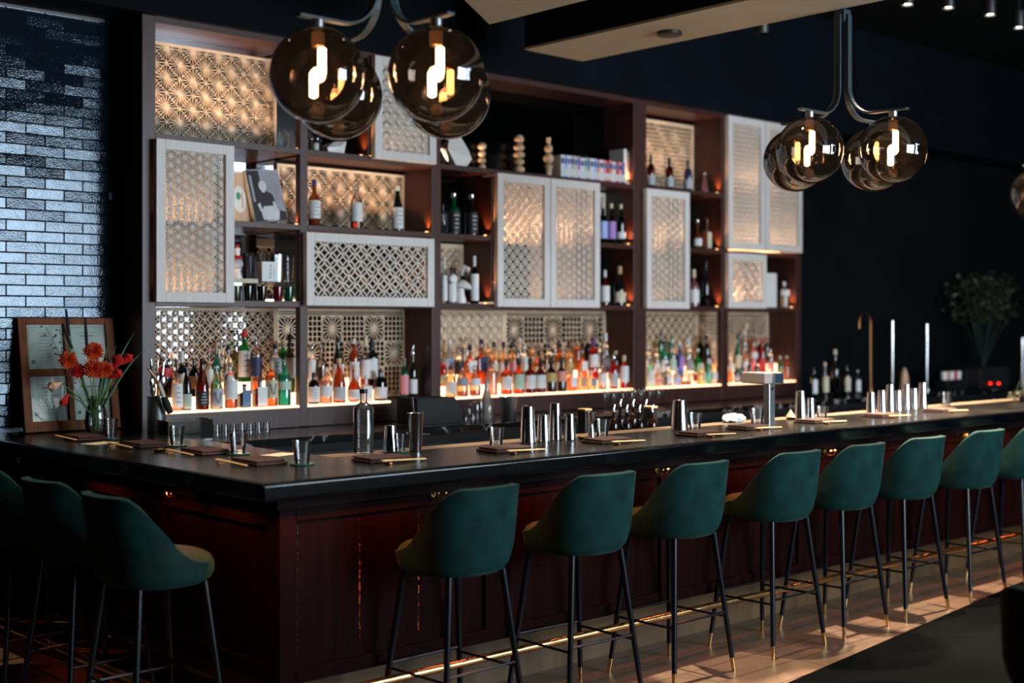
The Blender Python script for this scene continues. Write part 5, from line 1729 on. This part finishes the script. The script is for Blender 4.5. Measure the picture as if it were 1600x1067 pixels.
# pale paper menus
for px, py, lb in ((432, 712, 'cream paper menu card lying behind the brown napkin near the bar corner'), (150, 694, 'cream paper slip lying beside the farthest tumbler')):
    x, y, Z = bar_xy(px, py)
    t = thing('menu_card', lb, 'menu card', (x + .03, y + .02, HB + .001), R(18))
    MB().box(-.075, -.05, 0, .075, .05, .0015).build('card', 'cream_paper', t)
for px, py, lb in ((250, 706, 'folded gold paper coaster by the chopsticks on the short side'), (1235, 655, 'small gold dish with a wedge shaped lid right of the grey stand'), (912, 686, 'small brass dish right of the four steel tins')):
    x, y, Z = bar_xy(px, py)
    t = thing('small_dish', lb, 'dish', (x, y, HB + .001))
    MB().lathe([(.022, 0), (.034, .012), (.032, .013), (.020, .004), (.001, .004)], 20, cap=False).build('bowl', 'brass', t, smooth=True)
    if px == 1235:
        MB().add([(-.02, -.02, .012), (.03, -.015, .012), (.03, .02, .012), (-.02, .02, .012), (.0, 0, .06)], [(3, 2, 1, 0), (0, 1, 4), (1, 2, 4), (2, 3, 4), (3, 0, 4)]).build('wedge', 'cream_paper', t)

# ------------------------------------------------------------------ framed certificates leaning on the brick wall
t = thing('certificate_frame', 'brown wooden frame with four certificates leaning on the dark brick wall', 'frame', (2.80, 6.80, HB + .001))
W_, H_ = .53, .61
fr = MB()
b_ = .045
mx_, mz = .262, .315
for a, b, c, e in ((0, 0, b_, H_), (W_ - b_, 0, W_, H_), (b_, 0, W_ - b_, .055), (b_, H_ - .035, W_ - b_, H_), (mx_ - .016, .055, mx_ + .016, H_ - .035), (b_, mz - .02, mx_ - .016, mz + .02), (mx_ + .016, mz - .02, W_ - b_, mz + .02)):
    fr.box(a, 0, b, c, .03, e)
fr.build('frame', 'frame_wood', t, bevel=.002)
rnd = random.Random(9)
for a, c in ((b_, mx_ - .016), (mx_ + .016, W_ - b_)):
    for b, e in ((.055, mz - .02), (mz + .02, H_ - .035)):
        cf = MB().box(a, .018, b, c, .022, e).build('certificate', 'certificate', t)
        ink = MB()
        for bx in ((a + .012, b + .012, c - .012, b + .0135), (a + .012, e - .0135, c - .012, e - .012), (a + .012, b + .012, a + .0135, e - .012), (c - .0135, b + .012, c - .012, e - .012)):
            ink.box(bx[0], .0165, bx[1], bx[2], .0175, bx[3])
        mid = (a + c) / 2
        for k in range(9):
            wv = rnd.uniform(.02, .06)
            zz = e - .045 - k * .019
            ink.box(mid - wv, .0165, zz, mid + wv, .0175, zz + (.006 if k == 1 else .002))
        ink.lathe([(.001, 0), (.001, .001)], 4, (mid, .017, e))
        ink.build('certificate_text', 'grey_ink', cf)
        MB().box(a + .02, .0163, b + .03, a + .04, .0175, b + .05).build('seal', 'p_green', cf)
        MB().box(a + .001, .012, b + .001, c - .001, .0135, e - .001).build('glass_pane', 'clear_glass', cf)
t.rotation_euler = (R(-10), 0, R(-1))
t.location = (2.80, 6.785, HB + .0075)

# ------------------------------------------------------------------ vase with flowers
x, y, Z = bar_xy(150, 674)
y = 6.56; x = at(150, 674, y)[0]
V = thing('flower_vase', 'clear glass vase with green stems at the counter end by the brick wall', 'vase', (x, y, HB + .001))
MB().lathe([(.040, 0), (.047, .01), (.060, .06), (.052, .12), (.040, .155), (.052, .185), (.049, .185), (.037, .155), (.048, .12), (.055, .06), (.042, .014), (.001, .012)], 24, cap=False).build('glass_body', 'tumbler_glass', V, smooth=True)
mb = MB()
for q in range(14):
    a_ = 2 * PI * q / 14
    mb.tube([(.030 * math.cos(a_) * (1 if q % 2 else .5), .030 * math.sin(a_) * (1 if q % 2 else .5), .015), (.012 * math.cos(a_ + 2), .012 * math.sin(a_ + 2), .12), (.025 * math.cos(a_ + 2.5), .025 * math.sin(a_ + 2.5), .20)], .0035, 6)
mb.build('stem_bundle', 'stem', V, smooth=True)


def world_at(px, py, Y):
    a, b, _ = at(px, py, Y)
    return Vector((a, Y, b))


vx = Vector((x, y, HB + .06))
gF = 'flowers in the glass vase'
rnd = random.Random(11)


def stem_to(parent, p, r=.0022, mat='stem', base=None):
    b0 = base or (vx + Vector((rnd.uniform(-.025, .025), rnd.uniform(-.02, .02), 0)))
    m1 = b0.lerp(p, .5) + Vector((0, 0, .03)) * (1 if abs(p.x - b0.x) > .1 else 0)
    return MB().tube([b0, b0.lerp(m1, .6), m1, m1.lerp(p, .6), p], r, 6).build('stem', mat, parent, smooth=True, org=tuple(parent.location))


def mum(px, py, Y, R_, label, mat='orange_petal'):
    p = world_at(px, py, Y)
    t = thing('chrysanthemum', label, 'flower', tuple(p), group=gF)
    mb = MB()
    fd = Vector((-.35, -.8, .35)).normalized()
    sx = fd.cross(Vector((0, 0, 1))).normalized(); sy_ = sx.cross(fd)
    for ring in range(6):
        el = R(4 + ring * 17)
        n = 24 - ring * 3
        for k in range(n):
            a = 2 * PI * (k + .5 * (ring % 2)) / n + rnd.uniform(-.08, .08)
            d = (sx * math.cos(a) + sy_ * math.sin(a)) * math.cos(el) + fd * math.sin(el)
            L = R_ * (1 - ring * .09) * rnd.uniform(.88, 1.08)
            s_ = d.cross(fd)
            if s_.length < .01: continue
            s_.normalize()
            wq = R_ * .13
            up = fd * (R_ * .12)
            q0, q1, q2 = d * (L * .15), d * (L * .6) - up * .15, d * L + up * .5
            nr = s_.cross(d).normalized() * .0006
            top = [q0 - s_ * wq * .4 + nr, q0 + s_ * wq * .4 + nr, q1 + s_ * wq + nr, q2 + nr, q1 - s_ * wq + nr]
            bot = [v - nr * 2 for v in top]
            mb.add(top + bot, [(0, 1, 2, 3, 4), (9, 8, 7, 6, 5), (0, 5, 6, 1), (1, 6, 7, 2), (2, 7, 8, 3), (3, 8, 9, 4), (4, 9, 5, 0)])
    mb.build('petals', mat, t)
    MB().sphere((0, 0, 0), R_ * .3, seg=10, rings=7).build('flower_centre', mat, t)
    stem_to(t, p - fd * .01)
    return t


mum(106, 563, 6.50, .055, 'orange red chrysanthemum at the upper left of the vase bouquet')
mum(146, 550, 6.56, .060, 'orange chrysanthemum at the top of the vase bouquet')
mum(146, 577, 6.46, .062, 'bright orange chrysanthemum in the middle of the bouquet')
mum(163, 578, 6.44, .055, 'orange red chrysanthemum at the right middle of the bouquet')
mum(122, 580, 6.50, .045, 'deep red flower at the lower left of the bouquet', 'red_petal')


def lily(px, py, Y, px2, py2, mat, label, r=.024):
    p, q = world_at(px, py, Y), world_at(px2, py2, Y - .03)
    t = thing('calla_lily', label, 'flower', tuple(p), group=gF)
    d = (q - p)
    L = d.length
    mb = MB()
    prof = [(.004, 0), (.010, L * .25), (r * .8, L * .6), (r * 1.15, L * .88), (r * .5, L * 1.0), (.002, L * 1.12)]
    mb.lathe(prof, 14, cap=False)
    rot = d.to_track_quat('Z', 'Y').to_matrix().to_4x4()
    mb.v = [tuple(rot @ Vector(v)) for v in mb.v]
    o_ = mb.build('bloom', mat, t, smooth=True)
    MB().tube([(0, 0, 0), tuple(d * .8)], .003, 6).build('spadix', 'p_gold', t)
    stem_to(t, p, .003)
    return t


lily(176, 582, 6.50, 186, 556, 'red_petal', 'red lily bloom pointing up at the bouquet right', .030)
lily(182, 572, 6.52, 205, 556, 'red_petal', 'red lily bloom at the far right tip of the bouquet', .026)
lily(170, 592, 6.46, 188, 580, 'red_petal', 'red lily bloom low at the bouquet right', .026)
lily(96, 598, 6.48, 78, 605, 'peach_petal', 'peach calla lily hanging at the left over the certificate', .022)
lily(106, 616, 6.46, 98, 632, 'red_petal', 'small red calla lily drooping left of the vase', .018)
for k, (a, b, c, d, lb) in enumerate(((112, 545, 98, 505, 'dark cattail spike, leftmost in the bouquet'), (108, 525, 103, 483, 'dark cattail spike leaning over the frame top'), (136, 548, 133, 496, 'straight dark cattail spike in front of the right certificate'))):
    p, q = world_at(a, b, 6.60), world_at(c, d, 6.60)
    t = thing('cattail', lb, 'flower', tuple(p), group='cattail spikes in the vase')
    MB().tube([(0, 0, 0), tuple((q - p) * .5), tuple(q - p)], [.007, .009, .006], 8).build('spike', 'matte_black', t, smooth=True)
    stem_to(t, p, .002)
for k, (a, b, lb) in enumerate(((228, 545, 'long green leaf reaching farthest right from the vase'), (210, 520, 'long dark green leaf rising right of the vase'), (172, 528, 'upright green leaf blade behind the flowers'), (182, 540, 'green leaf blade between flowers and shelving'), (92, 515, 'small grey green leaf blade at the left of the bouquet'))):
    p = world_at(a, b, 6.58)
    t = thing('leaf_blade', lb, 'leaf', tuple(vx), group='leaves in the vase')
    d = p - vx
    s_ = Vector((.73, -.68, 0)) * .010
    mb = MB()
    pts = []
    n = 8
    for q in range(n + 1):
        u_ = q / n
        c_ = d * u_ + Vector((0, 0, .05)) * math.sin(u_ * PI)
        wv = math.sin(min(1, u_ + .12) * PI * .93)
        pts.append((c_ - s_ * wv, c_ + s_ * wv + Vector((0, .003, 0))))
    vs = [v for pr in pts for v in pr]
    fs = [(2 * q, 2 * q + 1, 2 * q + 3, 2 * q + 2) for q in range(n)]
    lo = mb.add(vs, fs).build('blade', 'leaf', t, smooth=True)
    sm = lo.modifiers.new('s', 'SOLIDIFY'); sm.thickness = .0015
# small dark twig with tiny leaves in front of the left certificate
t = thing('leafy_twig', 'thin twig with tiny dark leaves in front of the upper left certificate', 'twig', tuple(vx), group='leaves in the vase')
mb = MB()
p0, p1 = world_at(112, 600, 6.60), world_at(72, 512, 6.62)
mb.tube([tuple(p0 - vx), tuple((p0.lerp(p1, .5)) - vx + Vector((.01, 0, 0))), tuple(p1 - vx)], .0012, 5)
mb.tube([(0, 0, 0), tuple(p0 - vx)], .0015, 5)
for q in range(34):
    u_ = rnd.random()
    c_ = p0.lerp(p1, u_) - vx + Vector((rnd.uniform(-.03, .05), rnd.uniform(-.02, .02), rnd.uniform(-.02, .02)))
    mb.sphere(c_, .007, .002, .0045, 6, 4)
mb.build('foliage', 'dark_leaf', t)

# ================================================================== BACK COUNTER ITEMS
ZB = 1.026


def onback(px, py, z=ZB): return onz(px, py, z)


# utensil caddy with ladle, tongs
x = 3.356
t = thing('utensil_caddy', 'steel container of bar tools in front of the left shelf post', 'utensil holder', (x, 6.42, ZB))
MB().lathe([(.046, 0), (.048, .004), (.048, .235), (.045, .235), (.045, .01), (.001, .01)], 24, cap=False).build('holder', 'brushed_steel', t, smooth=True)
# tools are things resting in the holder
gT = 'bar tools in the steel holder'
for k, (dx, dz, lb, kind) in enumerate(((-.03, .42, 'steel strainer handle at the left of the tool holder', 0), (.0, .44, 'tall steel tongs standing in the tool holder', 0), (.028, .43, 'curved steel spoon handle at the right of the tool holder', 0), (-.015, .36, 'short steel whisk handle in the tool holder', 0))):
    s_ = thing('bar_tool', lb, 'bar tool', (x + dx * .5, 6.42 - .01 + .01 * k, ZB + .012), group=gT)
    MB().tube([(0, 0, 0), (dx * .5, -.01, dz * .6), (dx, -.012, dz * .93), (dx * 1.3 + .012, -.012, dz), (dx * 1.5 + .02, -.012, dz * .92)], [.003, .0045, .005, .0045, .004], 8).build('handle', 'steel', s_, smooth=True)
    MB().sphere((dx * .8, -.02, dz * .70), .017, .006, .032, 12, 8).build('bowl', 'steel', s_, smooth=True)
# tongs with black grips hanging over the edge of the holder
t = thing('tongs', 'tongs with pale joint and black grips hanging over the tool holder rim', 'tongs', (0, 0, 0))
a, b, c_, e = world_at(231, 575, 6.36), world_at(248, 598, 6.33), world_at(256, 620, 6.33), world_at(266, 645, 6.33)
MB().tube([a, b], [.006, .007], 8).build('arm', 'steel', t, smooth=True)
MB().tube([world_at(252, 582, 6.36), b], [.005, .006], 8).build('arm', 'steel', t, smooth=True)
MB().tube([b, c_], [.011, .012], 10).build('joint', 'cream_paper', t, smooth=True)
MB().tube([c_, c_.lerp(e, .5), e], [.017, .020, .016], 12).build('grip', 'matte_black', t, smooth=True)

# clear polycarbonate tub
x = at(285, 680, 6.30)[0]
t = thing('clear_tub', 'clear plastic tub on the back counter in front of the left bay', 'tub', (x, 6.28, ZB))
MB().prism([(-.13, -.07), (.13, -.07), (.13, .07), (-.13, .07)], 0, .004).build('floor', 'clear_glass', t)
for q in ((-.13, -.07, .13, -.067), (-.13, .067, .13, .07), (-.13, -.066, -.127, .066), (.127, -.066, .13, .066)):
    MB().box(q[0], q[1], .0045, q[2], q[3], .115).build('side', 'clear_glass', t)
# row of overturned glasses
for k in range(7):
    px = 338 + 13 * k
    x = at(px, 660, 6.45)[0]
    t = thing('overturned_glass', 'small overturned glass on the back counter, ' + ORD[k] + ' of seven', 'glass', (x, 6.45, ZB), group='row of small overturned glasses')
    MB().lathe([(.022, 0), (.017, .06), (.001, .06)], 16, cap=False).build('glass_body', 'tumbler_glass', t, smooth=True)

# black point of sale monitor
x0_, _, Z = at(652, 655, 6.12)
x1_ = at(722, 655, 6.12)[0]
t = thing('register_monitor', 'black register monitor seen from the side on the back counter', 'monitor', (x0_, 6.12, ZB))
L = x1_ - x0_
MB().prism([(0, 0), (L * 1.0, 0), (L * 1.05, .05), (L * .84, .16), (0, .16)], -.10, .10).build('housing', 'matte_black', t, bevel=.004)
t.children[0].data.transform(Matrix.Rotation(PI / 2, 4, 'X'))
t.children[0].location = (0, .10, .012)
MB().box(-.02, -.02, 0, L * 1.05, .23, .012).build('base', 'black_plastic', t, bevel=.003)
# frosted jug cluster, decanter, ice bucket, napkin cone
for k, (px, w_, h_, mt, lb) in enumerate(((743, 17, 30, 'tumbler_glass', 'clear stacked glass jug right of the black monitor'), (757, 16, 32, 'tumbler_glass', 'clear glass pitcher left of the ice bucket'), (731, 14, 24, 'tumbler_glass', 'small clear jug beside the black monitor'))):
    x, _, Z = at(px, 655, 6.24)
    s_ = Z / FPX
    t = thing('glass_pitcher', lb, 'pitcher', (x, 6.24 + .05 * (k % 2), ZB), group='glass pitchers on the back counter')
    MB().lathe([(w_ * s_ * .42, 0), (w_ * s_ * .5, .02), (w_ * s_ * .52, h_ * s_ * .8), (w_ * s_ * .42, h_ * s_)], 18, cap=False).build('glass_body', mt, t, smooth=True)
x, _, Z = at(767, 640, 6.30)
t = thing('decanter', 'frosted pinkish decanter behind the ice bucket', 'decanter', (x, 6.34, ZB))
MB().lathe([(.048, 0), (.052, .02), (.050, .09), (.028, .15), (.015, .20), (.018, .26)], 20).build('glass_body', 'g_frosted', t, smooth=True)
x, _, Z = at(795, 650, 6.20)
t = thing('ice_bucket', 'steel ice bucket standing on the back counter behind the bar', 'ice bucket', (x, 6.20, ZB))
s_ = Z / FPX
MB().lathe([(11.5 * s_, 0), (12 * s_, .003), (15 * s_, 36 * s_), (15.5 * s_, 37 * s_), (14 * s_, 37 * s_), (11 * s_, .006), (.001, .005)], 28, cap=False).build('steel_body', 'brushed_steel', t, smooth=True)
x, _, Z = at(821, 650, 6.15)
o = MB().lathe([(.040, 0), (.034, .03), (.012, .085), (.004, .095)], 5).build('folded_napkin', 'towel', loc=(x, 6.15, ZB))
tag(o, 'white folded napkin standing right of the ice bucket', 'napkin')
x, y, Z = bar_xy(1146, 657)
mb = MB()
rnd = random.Random(4)
mb.sphere((0, 0, .018), .085, .05, .022, 18, 9)
mb.v = [(a + rnd.uniform(-.012, .012), b + rnd.uniform(-.01, .01), max(0, c + rnd.uniform(-.008, .014))) for a, b, c in mb.v]
o = mb.build('crumpled_towel', 'towel', loc=(x, 4.79, HB + .001), smooth=True)
o.location.x = at(1146, 655, 4.79)[0]
tag(o, 'crumpled pale blue towel on the inner bar ledge', 'towel')

# bitters bottles on the inner station
gB = 'small dark bottles at the inner bar station'
st = thing('station_rail', 'dark speed rail shelf behind the bar carrying small bottles', 'rail shelf', (4.9, 5.0, 0))
MB().box(0, -.10, .90, 1.35, .14, .925).build('rail_shelf', 'brushed_steel', st, bevel=.003)
for q in (0.02, 1.31):
    MB().box(q, -.08, 0, q + .03, -.05, .899).build('rail_leg', 'brushed_steel', st)
    MB().box(q, .09, 0, q + .03, .12, .899).build('rail_leg', 'brushed_steel', st)
for k, px in enumerate((959, 969, 979, 989, 999, 1009, 1019)):
    Yb = 4.96 + .11 * (k % 2)
    x, z, Z = at(px, 640 - 8 * (k % 2), Yb)
    make_bottle((x, Yb, .926), z - .926, .028, 'jug', 'black' if k % 3 else 'brown', 'small dark bottle with steel pourer, %s at the inner station' % ORD[k], group=gB, cap='steel', caph=.06, lab='black' if k % 2 else None, pourer=True)
for k, (px, lb) in enumerate(((943, 'dark garnish box with pale wooden lid left of the small dark bottles'), (1046, 'dark garnish box with pale wooden lid right of the small dark bottles'))):
    x, z, Z = at(px, 640 - 4 * k, 4.86)
    t = thing('garnish_box', lb, 'box', (x, 5.00 + (.0 if k == 0 else -.0), .926), group='garnish boxes at the inner station')
    hh = z - .926
    MB().box(-.026, -.03, 0, .026, .03, hh - .012).build('body', 'black_plastic', t, bevel=.003)
    MB().box(-.027, -.031, hh - .0118, .027, .031, hh).build('lid', 'bamboo', t, bevel=.003)
# wine glasses row behind
for k in range(7):
    px = 948 + 14 * k
    x, z, Z = at(px, 618, 6.3)
    t = thing('wine_glass', 'clear stemmed glass on the back counter, %s of seven under the middle bay' % ORD[k], 'glass', (x, 6.30, ZB), group='stemmed glasses on the back counter')
    MB().lathe([(.030, 0), (.030, .003), (.004, .006), (.0035, .055), (.022, .075), (.030, .105), (.027, .15)], 18, cap=False).build('glass_body', 'tumbler_glass', t, smooth=True)

# grey stand with head on the bar
x, y, Z = bar_xy(1202, 668)
s_ = Z / FPX
t = thing('display_stand', 'grey metal column with wide boxy head and dark blue panel on bar', 'display stand', (x, y, HB + .001))
Hc = 86 * s_
MB().box(-.026, -.020, 0, .026, .020, Hc - .06).build('column', 'brushed_steel', t, bevel=.004)
MB().box(-.11, -.05, Hc - .0595, .045, .11, Hc).build('head_box', 'plastic_grey', t, bevel=.004)
MB().box(-.028, -.056, Hc - .056, .042, -.0505, Hc - .004).build('panel', 'screen_blue', t)
MB().box(-.036, -.060, Hc - .06, -.029, -.0505, Hc).build('panel_edge', 'brushed_steel', t)
MB().box(.0425, -.060, Hc - .06, .052, .02, Hc).build('panel_edge', 'brushed_steel', t)
MB().lathe([(.009, 0), (.009, .003)], 14).build('knob', 'black_plastic', t, loc=(0, -.021, Hc - .09)).rotation_euler = (PI / 2, 0, 0)

# ------------------------------------------------------------------ right end: taps, bottles, plant
def gooseneck(px, ty, by, Y, label, arc=True):
    x, z0, Z = at(px, by, Y)
    _, z1, _ = at(px, ty, Y)
    z0 = ZB
    t = thing('tap' if arc else 'chrome_pole', label, 'tap' if arc else 'pole', (x, Y, z0), group='taps and poles behind the bar at right')
    h = z1 - z0
    if arc:
        rr = .09
        path = [(0, 0, 0), (0, 0, h - rr)] + [(-(rr - rr * math.cos(a)) , 0, h - rr + rr * math.sin(a)) for a in [PI * i / 8 for i in range(1, 9)]] + [(-2 * rr, 0, h - rr - .05)]
        MB().tube(path, .011, 12).build('spout', 'bronze', t, smooth=True)
        MB().lathe([(.025, 0), (.025, .05), (.014, .06)], 16).build('base', 'bronze', t, smooth=True)
        MB().tube([(.02, 0, .05), (.06, 0, .07)], .006, 8).build('handle', 'bronze', t, smooth=True)
    else:
        MB().tube([(0, 0, 0), (0, 0, h)], [.014, .019], 16).build('tube', 'steel', t, smooth=True)
        MB().lathe([(.035, 0), (.035, .012)], 20).build('base', 'steel', t, smooth=True)
    return t


gooseneck(1360, 488, 600, 6.35, 'brass coloured gooseneck tap behind the bar')
gooseneck(1394, 501, 600, 6.30, 'bright chrome pole right of the gooseneck tap', False)
gooseneck(1448, 506, 595, 6.35, 'thinner chrome pole farther right behind the bar', False)
gooseneck(1597, 528, 600, 6.0, 'chrome pole cut by the right picture edge', False)
gK = 'bottles behind the bar right of the shelving'
for k, (px, ty, wp, sty, gl, lab, cap, lb) in enumerate((
        (1272, 574, 11, 'jug', 'black', 'white', 'black', 'dark bottle with white neck label right of the shelving'),
        (1289, 566, 12, 'cone', 'black', 'cream', 'cream', 'tapered dark bottle with cream top right of the shelving'),
        (1305, 546, 14, 'wine', 'black', None, 'cream', 'tall black wine bottle left of the cream labelled bottle'),
        (1323, 570, 12, 'tall', 'black', 'cream', 'black', 'black bottle with tall cream label'),
        (1340, 578, 10, 'tall', 'clear', 'white', 'steel', 'clear bottle with shiny cap left of the gooseneck tap'))):
    x, z, Z = at(px, ty, 6.3)
    make_bottle((x, 6.3, ZB), z - ZB, wp / 2 * Z / FPX, sty, gl, lb, lab=lab, labz=(.15, .6), cap=cap, group=gK)
x, z, Z = at(1413, 600, 6.3)
o = MB().lathe([(.050, 0), (.045, .06), (.030, .17), (.012, .215), (.004, .22)], 16).build('napkin_cone', 'peach_petal', loc=(x, 6.3, ZB), smooth=True)
tag(o, 'pale cone shaped cloth standing between the two chrome poles', 'cloth')
x, z, Z = at(1486, 600, 6.3)
t = thing('condiment_tray', 'tray with white and reddish jars right of the thinner chrome pole', 'tray', (x, 6.3, ZB + .09))
MB().box(-.18, -.07, -.09, .18, .07, 0).build('tray_box', 'black_plastic', t, bevel=.004)
for k in range(5):
    MB().lathe([(.026, 0.001), (.03, .06), (.028, .075)], 14, (-.13 + .065 * k, 0, 0)).build('jar', ('ceramic', 'p_salmon', 'ceramic', 'p_red', 'ceramic')[k], t, smooth=True)
# espresso machine like dark box with two red lights
x, z, Z = at(1555, 612, 6.1)
t = thing('dark_machine', 'dark counter machine with two small red lights at the far right', 'machine', (x, 6.1, ZB))
MB().box(-.28, -.0, 0, .30, .22, .20).build('housing', 'black_plastic', t, bevel=.01)
for px in (1547, 1560):
    xx, zz, _ = at(px, 599, 6.1)
    MB().sphere((xx - x, -.003, zz - ZB), .011, seg=10, rings=6).build('red_light', 'red_led', t)
xx, zz, _ = at(1597, 590, 6.1)
MB().sphere((xx - x, -.003, zz - ZB), .006, seg=8, rings=6).build('green_light', 'green_led', t)
# big leafy arrangement
def foliage(px, py, wpx, hpx, Y, n, mat, label, base_z, leaf=.028, grp=None, ps=1.0):
    x, z, Z = at(px, py, Y)
    s_ = Z / FPX
    t = thing('leafy_plant', label, 'plant', (x, Y, base_z), group=grp)
    MB().lathe([(.07 * ps, 0), (.095 * ps, .02 * ps), (.10 * ps, .16 * ps), (.09 * ps, .17 * ps)], 20).build('pot', 'matte_black', t, smooth=True)
    sm = MB()
    lv = MB()
    rn = random.Random(px)
    for q in range(n):
        a, b = rn.uniform(0, 2 * PI), rn.random() ** .5
        c_ = Vector((math.cos(a) * b * wpx * s_ / 2, rn.uniform(-.2, .2) * ps, z - base_z + math.sin(a) * b * hpx * s_ / 2))
        if q % 40 == 0:
            sm.tube([(0, 0, .15 * ps), tuple(c_ * .5 + Vector((0, 0, .12))), tuple(c_)], .004, 5)
        d = Vector((rn.uniform(-1, 1), rn.uniform(-1, 1), rn.uniform(-.6, .8))).normalized() * leaf * rn.uniform(.6, 1.3)
        e = d.cross(Vector((rn.uniform(-1, 1), rn.uniform(-1, 1), rn.uniform(-1, 1)))).normalized() * leaf * .33
        nr = d.cross(e).normalized() * .0008
        P = [c_ - d, c_ + e, c_ + d, c_ - e]
        lv.add([p + nr for p in P] + [p - nr for p in P], [(0, 1, 2, 3), (7, 6, 5, 4), (0, 4, 5, 1), (1, 5, 6, 2), (2, 6, 7, 3), (3, 7, 4, 0)])
    sm.build('branches', 'dark_leaf', t)
    lv.build('foliage', mat, t)
    return t


foliage(1535, 468, 165, 85, 6.68, 800, 'olive_leaf', 'large leafy green plant on the back counter at the far right', ZB, .034)
foliage(1600, 617, 50, 14, 4.60, 120, 'olive_leaf', 'small low green plant on the bar at the right edge', HB + .001, .018, ps=.35)

# extra brick piers of the dark wall at right are plain; a dark sill line
# small accent lights that shine on taps and foliage come from the ceiling spots above
